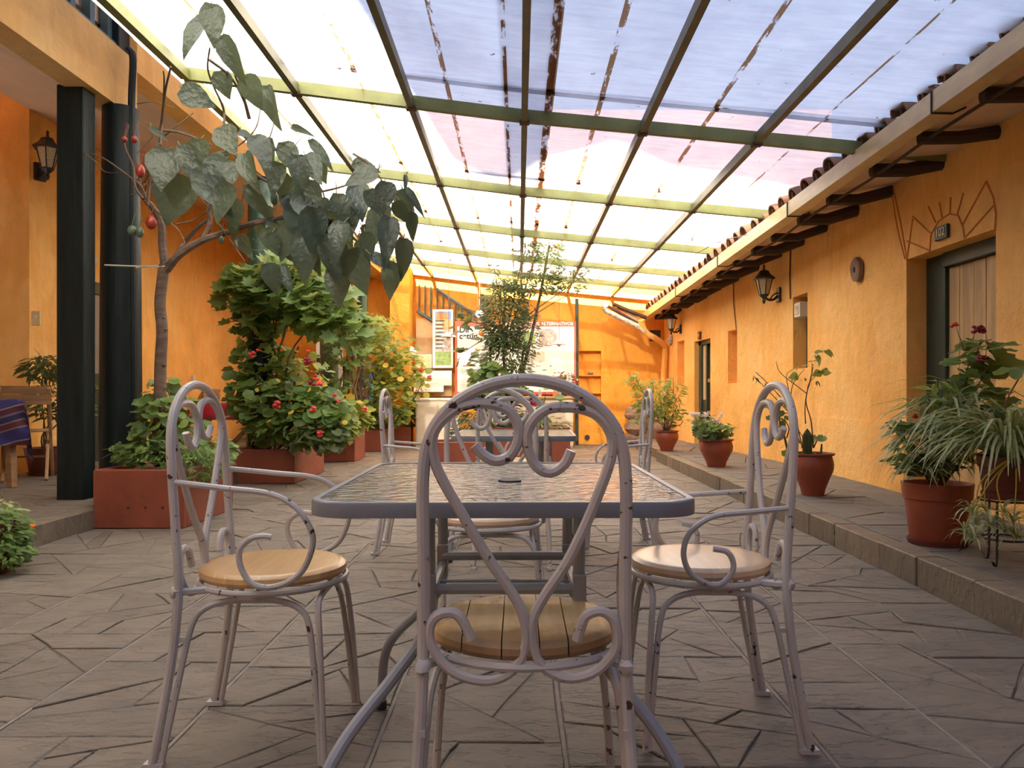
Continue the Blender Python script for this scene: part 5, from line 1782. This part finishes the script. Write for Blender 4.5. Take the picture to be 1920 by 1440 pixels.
round_pot(at(1757, 4.25), 4.25, ZW, .175, .325, 'largest rimmed clay pot beside the near door', 'pot', 'rim')
b4 = plant('red_geranium', (at(1757, 4.25), 4.25, .44), 'tall red geranium with spider plants in the largest rimmed pot')
L = Leaves()
for (px, py, Y, rx, ry, n, kd, mt, s) in ((1840, 640, 4.35, 20, 12, 8, 'round', 'leaf_mid', .11), (1850, 655, 4.25, 22, 14, 8, 'round', 'leaf_mid', .13), (1815, 672, 4.3, 24, 10, 8, 'round', 'leaf_mid', .10), (1850, 690, 4.2, 28, 12, 9, 'round', 'leaf_mid', .14), (1825, 700, 4.3, 26, 14, 10, 'round', 'leaf_mid', .1), (1815, 735, 4.3, 40, 20, 18, 'round', 'leaf_mid', .11), (1862, 745, 4.2, 20, 14, 8, 'round', 'leaf_mid', .11),
                                          (1758, 725, 4.2, 16, 20, 26, 'lance', 'leaf_fresh', .09), (1745, 750, 4.2, 30, 16, 26, 'lance', 'leaf_mid', .09), (1800, 765, 4.25, 40, 20, 24, 'round', 'leaf_mid', .09), (1690, 800, 4.2, 22, 14, 16, 'round', 'leaf_mid', .07), (1700, 845, 4.2, 26, 30, 60, 'lance', 'leaf_mid', .09), (1740, 870, 4.2, 40, 24, 50, 'round', 'leaf_dark', .08), (1790, 850, 4.2, 30, 40, 60, 'lance', 'leaf_mid', .08), (1730, 880, 4.15, 30, 16, 40, 'blade', 'leaf_blade', .15)):
    L.cloud(kd, mt, P(px, py, Y), (rx * Y / F, .09, ry * Y / F), n, s, up=1.4)
L.cloud('round', 'leaf_yellow', P(1745, 762, 4.15), (.02, .02, .02), 2, .09); L.cloud('round', 'leaf_yellow', P(1848, 757, 4.15), (.02, .02, .02), 2, .09)
for k in range(150):
    a = random.uniform(0, 2 * PI)
    bz = Vector((at(1775, 4.2) + random.uniform(-.05, .1), 4.15 + random.uniform(-.06, .06), .60 + random.uniform(-.08, .16)))
    L.put('arch', 'leaf_blade', bz, (math.cos(a) * .9 - .45, math.sin(a) * .6 - .25, random.uniform(-.15, .75)), (0, 0, 1), random.uniform(.24, .46), 1.0)
L.build(b4, 270)
stems(b4, (at(1765, 4.25), 4.25, .45), [P(1840, 640, 4.3), P(1850, 690, 4.2), P(1818, 680, 4.3), P(1758, 700, 4.2), P(1742, 745, 4.2), P(1815, 740, 4.3), P(1690, 800, 4.2), P(1860, 745, 4.2)], .007, 'stem', wob=.04)
stems(b4, P(1822, 655, 4.3), [P(1793, 612, 4.28)], .003, 'stem_green', wob=.005)
stems(b4, P(1840, 636, 4.3), [P(1832, 622, 4.28)], .003, 'stem_green', wob=.005)
for (px, py, r, m_) in ((1792, 609, 6, 'petal_red'), (1784, 612, 4, 'petal_red'), (1827, 618, 9, 'petal_dark'), (1838, 617, 9, 'petal_dark'), (1843, 620, 7, 'petal_dark'), (1838, 673, 9, 'petal_dark'), (1847, 671, 8, 'petal_dark'), (1716, 780, 6, 'petal_red'), (1722, 861, 4, 'petal_red'), (1713, 847, 3, 'petal_orange')):
    blossom(b4, P(px, py, 4.15), r * 4.15 / F, m_, 9)

# spider plant on an iron stand at the right edge
SX, SYY = at(1885, 3.75), 3.75
stand = empty('plant_stand', (SX, SYY, ZW), label='thin iron stand carrying the spider plant pot at the right edge', cat='stand')
for k in range(3):
    a = math.radians(100 + 120 * k)
    MB().tube([(math.cos(a) * .10, math.sin(a) * .10, .30), (math.cos(a) * .10, math.sin(a) * .10, .16), (math.cos(a) * .105, math.sin(a) * .105, .03), (math.cos(a) * .12, math.sin(a) * .12, .004), (math.cos(a) * .16, math.sin(a) * .16, .03)], .006, 6, smooth=3).build('leg', M['black_iron'], stand)
for z, r in ((.30, .115), (.12, .10)):
    MB().tube([(math.cos(t) * r, math.sin(t) * r, z) for t in [2 * PI * k / 20 for k in range(20)]], .005, 6, closed=True).build('hoop', M['black_iron'], stand)
sp_ = round_pot(SX, SYY, ZW + .305, .12, .20, 'dark clay pot on the iron stand under the spider plant', 'pot_dark', 'rim')
b5 = plant('spider_plant', (SX, SYY, ZW + .50), 'large striped spider plant trailing from the iron stand')
L = Leaves()
for k in range(240):
    a = random.uniform(0, 2 * PI)
    e = random.uniform(-.1, 1.0)
    b = Vector((SX + math.cos(a) * .04, SYY + math.sin(a) * .04, ZW + .49))
    L.put(random.choice(('arch', 'blade')), 'leaf_blade', b, (math.cos(a) - .15, math.sin(a) * .8, e * .9), (0, 0, 1), random.uniform(.22, .42), 1.0)
RUN = [(1838, 905, 1830, 985, 1822, 1010), (1850, 900, 1850, 960, 1860, 985), (1870, 900, 1880, 960, 1885, 1000), (1860, 900, 1822, 960, 1808, 995), (1905, 920, 1900, 980, 1905, 1010)]
for (x1, y1, x2, y2, x3, y3) in RUN:
    Y = SYY - .18
    q = [(SX, SYY - .08, ZW + .52), P(x1, y1, Y + .02), P(x2, y2, Y), P(x3, y3, Y)]
    MB().tube([Vector(p) - b5.location for p in q], .003, 5, smooth=5).build('runner', M['leaf_yellow'], b5)
    for (cx, cy, n) in ((x2, y2, 16), (x3, y3, 18)):
        for k in range(n):
            a = random.uniform(0, 2 * PI)
            L.put('blade', 'leaf_blade', P(cx, cy, Y), (math.cos(a), math.sin(a), random.uniform(-.5, .7)), (0, 0, 1), random.uniform(.06, .13), 1.6)
L.build(b5, 290)
stems(b5, (SX + .03, SYY + .02, ZW + .5), [P(1895, 790, 3.8), P(1916, 700, 3.8), P(1880, 790, 3.8)], .007, 'stem', wob=.05)
L = Leaves(); L.cloud('round', 'leaf_mid', P(1908, 690, 3.75), (.03, .03, .01), 4, .1); L.cloud('round', 'leaf_dark', P(1880, 775, 3.8), (.05, .05, .05), 12, .05)
L.build(b5, 16)

# pot plants of the left gallery and the near left corner
round_pot(at(86, 7.9), 7.9, Z0, .19, .27, 'dark clay pot behind the square post on the left platform', 'pot_dark', 'rim')
b6 = plant('gallery_plant', (at(86, 7.9), 7.9, .38), 'dark leafy pot plant between the folding chair and the square post')
L = Leaves()
for (px, py, Y, rx, ry, n, kd, mt, s) in ((82, 690, 7.9, 38, 26, 300, 'lance', 'leaf_dark', .10), (95, 750, 7.9, 44, 36, 260, 'lance', 'leaf_dark', .10), (150, 770, 8.0, 18, 26, 60, 'lance', 'leaf_mid', .10), (160, 730, 8.0, 8, 14, 30, 'lance', 'leaf_mid', .10)):
    L.cloud(kd, mt, P(px, py, Y), (rx * Y / F, .18, ry * Y / F), n, s)
L.build(b6, 120)
stems(b6, (at(88, 7.9), 7.9, .37), [P(80, 700, 7.9), P(100, 690, 7.9), P(120, 750, 7.9), P(90, 760, 7.9), P(60, 740, 7.9)], .010, wob=.05)
round_pot(at(-25, 4.2), 4.2, 0, .15, .26, 'clay pot at the left edge under the orange flower', 'pot_dark', 'rim')
b7 = plant('corner_plant', (at(-20, 4.2), 4.2, .22), 'grey green bushy plant with an orange flower at the left edge')
L = Leaves()
for (px, py, Y, rx, ry, n, kd, mt, s) in ((-14, 1000, 4.2, 62, 55, 900, 'lance', 'leaf_moss', .05), (22, 1035, 4.15, 28, 26, 260, 'lance', 'leaf_moss', .045), (-10, 960, 4.3, 40, 30, 200, 'lance', 'leaf_blade', .045)):
    L.cloud(kd, mt, P(px, py, Y), (rx * Y / F, .15, ry * Y / F), n, s, wide=1.5)
L.build(b7, 260)
stems(b7, (at(-20, 4.2), 4.2, .22), [P(10, 960, 4.2), P(40, 1030, 4.2), P(30, 990, 4.15), P(56, 990, 4.1), P(5, 920, 4.3)], .004, 'stem_green', wob=.03)
blossom(b7, P(61, 986, 4.1), .016, 'petal_orange')


# ============================================================ LAMPS AND WALL FITTINGS
def lantern(pos, face, label, s=1.0):
    """wall lantern; the arm comes out of the wall along local -Y (towards the viewer's side given by rotation)"""
    o = empty('wall_lantern', pos, label=label, cat='lamp', group='black wall lanterns')
    o.rotation_euler = (0, 0, face)
    o.scale = (s, s, s)
    bi = M['black_iron']
    MB().box(-.045, .045, -.02, 0, -.11, .03, .006).build('wall_plate', bi, o)
    MB().tube([(0, -.02, -.05), (0, -.06, -.085), (0, -.11, -.085), (0, -.15, -.05)], .012, 7, smooth=4).tube([(0, -.02, -.02), (0, -.06, -.04), (0, -.09, -.08)], .007, 6, smooth=3).build('arm', bi, o)
    mb = MB(); mb.lathe([(.006, -.125), (.018, -.10), (.010, -.08), (.035, -.055), (.045, -.045), (.045, -.035)], 6, c=(0, -.15, 0)); mb.build('base_cup', bi, o)
    mb = MB(); mb.lathe([(.042, -.04), (.078, .11)], 6, c=(0, -.15, 0), cap=False); mb.build('glass_panes', M['cream'] if 'far' in label else M['lattice'], o)
    mb = MB()
    for k in range(6):
        a = 2 * PI * k / 6
        mb.tube([(.043 * math.cos(a), -.15 + .043 * math.sin(a), -.04), (.08 * math.cos(a), -.15 + .08 * math.sin(a), .115)], .005, 5)
    mb.build('glazing_bars', bi, o)
    mb = MB(); mb.lathe([(.105, .108), (.105, .118), (.06, .155), (.045, .185), (.012, .20), (.008, .225), (.014, .235), (.002, .25)], 6, c=(0, -.15, 0)); mb.build('roof_cap', bi, o)
    return o


Yl = 10.0
yl = wy(1462)
lantern((wx(yl), yl, EYE + (VY - 545) * yl / F), -PI / 2, 'large black wall lantern between two niches on the right wall', 1.25)
yl = wy(1277)
lantern((wx(yl), yl, EYE + (VY - 612) * yl / F), -PI / 2, 'small far wall lantern near the corner of the right wall', 1.15)
lantern((at(76, 8.27), 8.25, EYE + (VY - 313) * 8.25 / F), 0.9, 'black wall lantern left of the square post', 1.35)
# bells and boxes
y_ = wy(1612)
bell = empty('stone_ornament', (3.09, y_, EYE + (VY - 506) * y_ / F), label='dark rough stone disc with a hole on the right wall', cat='ornament')
mb = MB()
n = 18
ring_o = [(.115 * (1 + .12 * math.sin(2 * t + 1) + .05 * math.sin(5 * t)), t) for t in [2 * PI * k / n for k in range(n)]]
vs = []
for x, k in ((.0, 1.0), (-.035, .97), (-.045, .80), (-.04, .24), (0, .2)):
    vs += [(x, r * k * math.cos(t) * .8, r * k * math.sin(t) * 1.1) for r, t in ring_o]
fs = [(a * n + i, a * n + (i + 1) % n, a * n + n + (i + 1) % n, a * n + n + i) for a in range(4) for i in range(n)]
mb.add(vs, fs).build('disc', M['pier_stone'], bell)
MB().box(-.012, -.004, -.02, .02, -.02, .02, .004).build('centre_tile', M['gutter'], bell)
y_ = wy(1259)
bell2 = empty('alarm_bell', (wx(y_) - .005, y_, EYE + (VY - 637) * y_ / F), label='round grey alarm bell under the far lantern', cat='bell')
q = MB().lathe([(.10, 0), (.10, .02), (.085, .045), (.03, .06), (.004, .062)], 20).build('gong', M['print_grey'], bell2)
q.rotation_euler = (0, -PI / 2, 0)
q = MB().lathe([(.03, .05), (.028, .07), (.002, .075)], 12).build('hub', M['gutter'], bell2)
q.rotation_euler = (0, -PI / 2, 0)
y_ = OPEN[1][0] + .30
box = empty('meter_box', (3.14, y_, 1.87), label='small white box in the top of the narrow window niche', cat='box')
MB().box(-.05, .06, -.09, .09, -.085, .085, .01).build('casing', M['white_plastic'], box)
MB().box(-.056, -.048, -.055, .055, -.05, .05, .004).build('cover', M['print_grey'], box)
for (px, py, Y, lab) in ((66, 597, 8.24, 'small beige light switch on the far left wall'),):
    s_ = empty('light_switch', (at(px, 8.22), 8.235, EYE + (VY - py) * 8.24 / F), label=lab, cat='switch')
    MB().box(-.045, .045, -.01, .01, -.075, .075, .005).build('cover_plate', M['gutter'], s_)
    MB().box(-.015, .015, -.018, -.009, .0, .035, .003).build('rocker', M['white_plastic'], s_)
Yk = 5.05 * F / (VX - 361)
s_ = empty('wall_socket', (-5.035, Yk, EYE + (VY - 709) * Yk / F), label='small white socket on the wall above the red tablecloth', cat='socket')
MB().box(-.01, .014, -.045, .045, -.045, .045, .006).build('cover_plate', M['white_plastic'], s_)
MB().box(.013, .018, -.02, .02, -.02, .02, .004).build('socket_insert', M['cream'], s_)

cb = empty('wall_cable', (0, 0, 0), label='thin brown cable running down the right wall to the narrow niche', cat='cable')
yc = wy(1484)
MB().tube([(3.09, yc, 2.60), (3.088, yc + .02, 2.3), (3.09, yc + .01, 2.02)], .009, 5, smooth=3).build('cable_run', M['cable'], cb)
cb = empty('wall_cable', (0, 0, 0), label='thin cable on the right wall above the middle niche', cat='cable')
yc = wy(1376)
MB().tube([(wx(yc) - .008, yc, 2.55), (wx(yc) - .008, yc - .02, 2.2), (wx(yc) - .008, yc - .15, 1.83)], .007, 5, smooth=3).build('cable_run', M['cable'], cb)
cb = empty('wall_cable', (0, 0, 0), label='cable crack line running from the eave down beside the near door relief', cat='cable')
MB().tube([(3.098, 6.65, 2.62), (3.098, 6.55, 2.3), (3.098, 6.42, 2.02)], .006, 5, smooth=3).build('cable_run', M['groove'], cb)
cb = empty('overhead_wire', (0, 0, 0), label='thin black wire strung under the canopy to the right eave', cat='wire')
MB().tube([P(1075, 498, 11.92), P(1180, 503, 10.8), P(1280, 485, 9.6), P(1345, 455, 8.6), P(1400, 440, 7.4)], .004, 5, smooth=4).build('wire_strand', M['black_iron'], cb)

# drain pipe of the eave
dp = empty('drain_pipe', (0, 0, 0), label='grey and orange drain pipe running from the gutter end down the corner', cat='pipe')
MB().tube([P(1132, 577, 14.3), P(1136, 583, 14.3), P(1160, 595, 14.35), P(1200, 614, 14.4), P(1208, 622, 14.4)], .045, 10).build('upper_pipe', M['print_grey'], dp)
MB().tube([P(1203, 600, 14.35), P(1206, 615, 14.4), P(1214, 626, 14.45), P(1228, 634, 14.5), P(1246, 648, 14.6), P(1247, 662, 14.65), P(1244, 720, 14.7), P(1242, 820, 14.75)], .055, 10, smooth=3).build('down_pipe', M['wall'], dp)
fl = empty('flood_light', tuple(P(1134, 573, 14.3)), label='small white floodlight at the canopy corner above the pipe', cat='lamp')
em, en, el_, eb, eo = nmat('lit_lamp_face')
eb.inputs['Emission Color'].default_value = (1, .93, .8, 1)
eb.inputs['Emission Strength'].default_value = 6
MB().box(-.05, .06, -.03, .05, -.03, .06, .01).build('housing', M['print_grey'], fl)
MB().box(-.035, .045, -.038, -.03, -.02, .045, .003).build('lamp_face', em, fl)
gb = empty('gable_boards', (0, 0, 0), label='patched board triangle closing the end of the tiled eave', cat='boards')
mb = MB()
for (a, b, c) in (((1142, 573), (1180, 583), (1168, 596)), ((1180, 583), (1208, 604), (1180, 602)), ((1168, 596), (1180, 583), (1180, 602)), ((1180, 602), (1208, 604), (1196, 610))):
    pp = [P(*a, 14.55), P(*b, 14.55), P(*c, 14.55)]
    mm = MB()
    mm.add(pp + [p + Vector((0, .03, 0)) for p in pp], [(0, 1, 2), (5, 4, 3), (0, 3, 4, 1), (1, 4, 5, 2), (2, 5, 3, 0)])
    mm.build('board', M['print_orange'] if a == (1142, 573) else M['gutter'], gb, smooth=False)
MB().tube([P(1140, 574, 14.5), P(1196, 606, 14.5)], .025, 6).build('edge_batten', M['dark_wood'], gb)
MB().tube([P(1150, 570, 14.5), P(1212, 596, 14.5)], .035, 6).build('edge_batten', M['dark_wood'], gb)

# shelf stone, hole in the wall foot, rubble in the corner
rk = MB(); rk.ball((0, 0, 0), .055, 10, 6, (1.0, .8, .6), bump=.12)
o = rk.build('stone', M['pier_stone'], label='small grey stone on the upper wall shelf', cat='stone')
o.location = (at(1107, 15.04), 15.04, 1.33)
MB().lathe([(.05, 0), (.05, .01)], 12).build('wall_hole', M['ink'], wb).matrix_world = Matrix.Translation((at(1101, 14.99), 14.985, EYE - (820 - VY) * 15 / F)) @ Matrix.Rotation(PI / 2, 4, 'X')
for i, (px, py, r) in enumerate(((1196, 800, .22), (1215, 790, .20), (1188, 775, .17), (1235, 800, .2), (1206, 765, .16), (1228, 775, .15), (1250, 790, .15), (1186, 822, .12))):
    mb = MB(); mb.ball((0, 0, 0), r, 12, 7, (1.0, .7, .75), bump=.16)
    o = mb.build('rubble_stone', M['pier_stone'], label=('lower left', 'central', 'left upper', 'right hand', 'topmost', 'upper right', 'rightmost', 'small front')[i] + ' rough brown stone of the heap in the far right corner', cat='stone', group='rubble stones in the corner')
    o.location = P(px, py, 14.45)
    o.location.z = max(o.location.z, r * .62)

# ============================================================ POSTERS AND COUNTER
def text(parent, body, size, mat, x, z, y=-.012, align='LEFT', bold=False):
    cu = bpy.data.curves.new('lettering', 'FONT')
    cu.body = body
    cu.size = size
    cu.align_x = align
    cu.extrude = .001
    if bold: cu.offset = size * .028
    cu.space_line = .78
    cu.materials.append(mat)
    t = as_mesh('lettering', cu, parent)
    t.location = (x, y, z)
    t.rotation_euler = (PI / 2, 0, 0)


def disc(parent, name, x, z, r, mat, y=-.010):
    MB().lathe([(r, 0), (r, .003)], 24).build(name, mat, parent).matrix_local = Matrix.Translation((x, y + .003, z)) @ Matrix.Rotation(PI / 2, 4, 'X')


YP = 14.80
def pw(px): return at(px, YP)
def pz(py): return EYE + (VY - py) * YP / F


ps = empty('large_poster', (pw(853), YP, pz(740)), label='large white information poster with a red border behind the slim tree', cat='poster')
W, Hh = pw(1080) - pw(853), pz(602) - pz(740)
MB().box(0, W, 0, .03, 0, Hh, .004).build('red_border', M['board_red'], ps)
MB().box(.045, W - .035, -.006, .002, .05, Hh - .10, .01).build('white_sheet', M['board_white'], ps)
text(ps, 'S BIJAS Y OTROS ALTERNATIVOS', .085, M['board_white'], W - .05, Hh - .078, align='RIGHT', bold=True)
text(ps, 'Dir\ncetur', .15, M['ink'], .08, Hh - .21, bold=True)
disc(ps, 'round_photo_rim', pw(1027) - pw(853), pz(633) - pz(740), .162, M['board_red'], -.010)
disc(ps, 'round_photo', pw(1027) - pw(853), pz(633) - pz(740), .152, M['print_grey'], -.014)
disc(ps, 'round_photo', pw(992) - pw(853), pz(634) - pz(740), .12, M['print_green'], -.010)
MB().box(.15, .30, -.009, -.006, .52, .545).build('red_strip', M['board_red'], ps)
MB().box(.28, .56, -.009, -.006, .10, .40).build('printed_photo', M['print_grey'], ps)
text(ps, 'Cómo llegar', .06, M['ink'], .28, .44, bold=True)
for k in range(9):
    MB().box(.11, .24, -.009, -.006, .46 - k * .04, .468 - k * .04).build('text_line', M['print_grey'], ps)
for (x, z) in ((1.5, .52), (1.62, .45), (1.45, .36), (1.75, .52), (1.9, .40), (1.55, .60), (1.35, .46)):
    MB().box(x, x + random.uniform(.04, .09), -.009, -.006, z, z + .018).build('map_mark', M['print_blue'] if x > 1.6 else M['print_grey'], ps)
for q in ([(1.38, .85), (1.33, .76), (1.34, .66)], [(1.15, .18), (1.3, .25), (1.38, .40)], [(1.6, .18), (1.72, .28), (1.9, .30)]):
    MB().tube([(a, -.010, b) for a, b in q], .008, 5, smooth=4).build('red_route', M['board_red'], ps)
MB().box(1.42, 1.66, -.009, -.006, .62, .80).build('pale_relief_map', M['cream'], ps)

nr = empty('narrow_poster', (at(811, 14.78), 14.78, EYE + (VY - 690) * 14.78 / F), label='tall narrow printed notice in a white frame beside the stair', cat='poster')
W, Hh = 39 * 14.5 / F, 112 * 14.5 / F
MB().box(0, W, 0, .03, 0, Hh, .004).build('white_frame', M['board_white'], nr)
MB().box(.05, W - .035, -.005, .002, .05, .30).build('green_photo', M['print_green'], nr)
MB().box(.05, W - .035, -.005, .002, .30, .70).build('notice_panel', M['print_grey'], nr)
MB().box(.05, W - .035, -.005, .002, .70, Hh - .18).build('notice_panel', M['tan'], nr)
MB().box(.05, W - .035, -.005, .002, Hh - .18, Hh - .04).build('blue_header', M['print_blue'], nr)
MB().box(.07, W - .09, -.008, -.004, Hh - .18, Hh - .06).build('orange_photo', M['print_orange'], nr)
for k in range(15):
    MB().box(.06, .06 + random.uniform(.10, .2), -.009, -.004, .36 + k * .036, .376 + k * .036).build('text_line', M['board_white'] if k % 2 else M['ink'], nr)
ns = empty('small_sign', (at(779, 14.80), 14.80, EYE + (VY - 690) * 14.8 / F), label='small pale orange sign under the narrow notice', cat='sign')
MB().box(0, .30, 0, .02, 0, .25, .004).build('sign_border', M['board_white'], ns)
MB().box(.012, .288, -.004, .001, .012, .238).build('sign_face', M['gutter'], ns)
for k in range(3): MB().box(.04, .20, -.007, -.003, .07 + k * .055, .085 + k * .055).build('text_line', M['board_white'], ns)
wp = empty('white_banner', (at(776, 14.80), 14.80, EYE + (VY - 733) * 14.80 / F), label='blank white boards below the narrow notice', cat='board')
MB().box(0, .70, 0, .02, .10, .375, .003).build('upper_board', M['board_white'], wp)
MB().box(0, .55, -.022, -.002, -.02, .16, .003).build('lower_board', M['board_white'], wp)
pn = empty('blue_poster', (at(692, 14.9), 14.9, 0), label='blue and turquoise banner standing behind the fourth planter shrub', cat='banner')
MB().box(0, .26, 0, .02, 0, 1.54, .003).build('banner_sheet', M['print_blue'], pn)
disc(pn, 'orange_spot', .14, 1.36, .045, M['print_orange'], -.006)
MB().box(0.01, .25, -.004, .001, .6, 1.22).build('turquoise_panel', simple('turquoise_print', (.12, .45, .55), .5, .3, 10, 0), pn)

ct = empty('counter', (at(960, 14.2), 14.2, 0), label='cream counter of woven drawers under the large poster', cat='cabinet')
MB().box(-.45, 1.12, -.28, .42, .86, .90, .006).build('worktop', M['tan'], ct)
MB().box(-.42, 1.06, -.24, .40, 0, .86).build('body', M['cream'], ct)
for j in range(4):
    for i in range(3):
        d = MB().box(-.40 + i * .49, .06 + i * .49, -.262, -.24, .03 + j * .205, .215 + j * .205, .006).build('drawer', M['cream'], ct)
        MB().box(-.22 + i * .49, -.12 + i * .49, -.275, -.262, .115 + j * .205, .13 + j * .205).build('handle', M['tan'], d)
for j in range(4):
    for i in range(2):
        d = MB().box(1.06, 1.075, -.20 + i * .30, .06 + i * .30, .03 + j * .205, .215 + j * .205, .004).build('drawer', M['cream'], ct)
        MB().box(1.075, 1.085, -.12 + i * .30, -.02 + i * .30, .115 + j * .205, .13 + j * .205).build('handle', M['ink'], d)
c2_ = empty('low_cabinet', (at(822, 14.2), 14.2, 0), label='cream low cabinet left of the tree planter', cat='cabinet')
MB().box(-.40, .40, -.2, .3, .83, .87, .006).build('worktop', M['board_white'], c2_)
MB().box(-.38, .38, -.18, .3, 0, .83).build('body', M['cream'], c2_)
for i in range(2): MB().box(-.36 + i * .37, -.01 + i * .37, -.2, -.18, .05, .78, .006).build('door', M['cream'], c2_)
bq = plant('flower_bouquet', (at(1050, 14.1), 14.1, .90), 'bouquet of white and red flowers on the cream counter', 'flowers')
mb = MB(); mb.lathe([(.05, 0), (.065, .05), (.05, .14), (.06, .17)], 14); mb.build('vase', M['cream'], bq)
L = Leaves(); L.cloud('lance', 'leaf_dark', Vector((at(1057, 14.1), 14.1, 1.2)), (.2, .12, .16), 90, .12); L.build(bq, 20)
for k in range(26):
    p = Vector((at(random.uniform(1036, 1082), 14.0), 14.0, EYE + (VY - random.uniform(696, 728)) * 14 / F))
    blossom(bq, p, random.uniform(.025, .045), random.choice(('petal_white', 'petal_white', 'petal_pink', 'petal_red')), 6)
stems(bq, (at(1050, 14.1), 14.1, 1.05), [(at(random.uniform(1040, 1078), 14.0), 14.0, 1.25) for k in range(8)], .005, 'stem_green', wob=.02)
for i, (px, m_, h) in enumerate(((1040, 'print_orange', .13), (1056, 'frame_green', .16), (1066, 'petal_red', .12), (1012, 'print_grey', .12))):
    mb = MB(); mb.lathe([(.03, 0), (.032, .02), (.032, h * .6), (.014, h * .75), (.013, h)], 12)
    o = mb.build('bottle', M[m_], label=('orange', 'dark green', 'red', 'grey')[i] + ' small bottle on the cream counter', cat='bottle', group='bottles on the counter')
    o.location = (at(px, 13.98), 13.98, .90)


def pendant(px, py, Y, r, label):
    Y = 13.52
    o = empty('pendant_lamp', tuple(P(px, py, Y)), label=label, cat='lamp', group='pendant lamps before the posters')
    mb = MB(); mb.lathe([(r, -.0), (r * .98, .01), (r * .35, r * .55), (r * .12, r * .62)], 20); mb.build('shade', M['cream'], o)
    MB().tube([(0, 0, r * .6), (0, 0, rz_(o.location.x) - BEAM_H - o.location.z)], .005, 5).build('cord', M['cable'], o)
    MB().ball((0, 0, -.01), .03, 8, 6).build('bulb', M['petal_white'], o)


pendant(841, 632, 13.6, .13, 'cream cone pendant lamp before the narrow notice')
pendant(1048, 646, 13.6, .12, 'cream cone pendant lamp before the right half of the large poster')
bl = empty('bare_bulb', tuple(P(899, 588, 13.52)), label='white round globe lamp hanging left of the slim tree', cat='lamp')
MB().ball((0, 0, 0), .065, 14, 9).build('globe', em, bl)
MB().tube([(0, 0, .06), (0, 0, rz_(bl.location.x) - .085 - bl.location.z)], .006, 5).build('cord', M['white_plastic'], bl)
for (px, py, Y, r) in ((903, 625, 13.52, .055), (900, 638, 13.52, .045), (896, 654, 13.52, .05)):
    mb = MB(); mb.ball((0, 0, 0), r, 12, 8, (1, 1, .9)).tube([(0, 0, r * .9), (0, .02, rz_((px - VX) * 13.52 / F) - BEAM_H - (EYE + (VY - py) * 13.52 / F))], .003, 5)
    o = mb.build('hanging_gourd', M['petal_orange'] if py < 630 else M['gutter'], label=('topmost orange', 'middle cream', 'lowest golden')[(625, 638, 654).index(py)] + ' gourd hanging before the large poster', cat='gourd', group='gourds hanging on a string')
    o.location = P(px, py, Y)
# white objects glimpsed between the columns
fr_ = empty('display_fridge', (at(618, 14.4), 14.4, .14), label='white appliance glimpsed behind the third green column', cat='appliance')
MB().box(-.2, .2, -.2, .2, 0, 1.95, .02).build('cabinet_body', M['board_white'], fr_)
MB().box(-.18, .18, -.225, -.2, .1, 1.5, .01).build('door', M['dim_glass'], fr_)
for px, py in ((741, 655), (768, 660)):
    cl = empty('hanging_cloth', tuple(P(px, py, 14.6)), label=('left' if px == 741 else 'right') + ' one of two pale cloths hung behind the flowering shrub', cat='cloth', group='pale cloths behind the shrub')
    mb = MB(); mb.ball((0, 0, 0), .13, 12, 8, (1, .5, .8), bump=.12); mb.build('cloth', M['board_white'], cl)
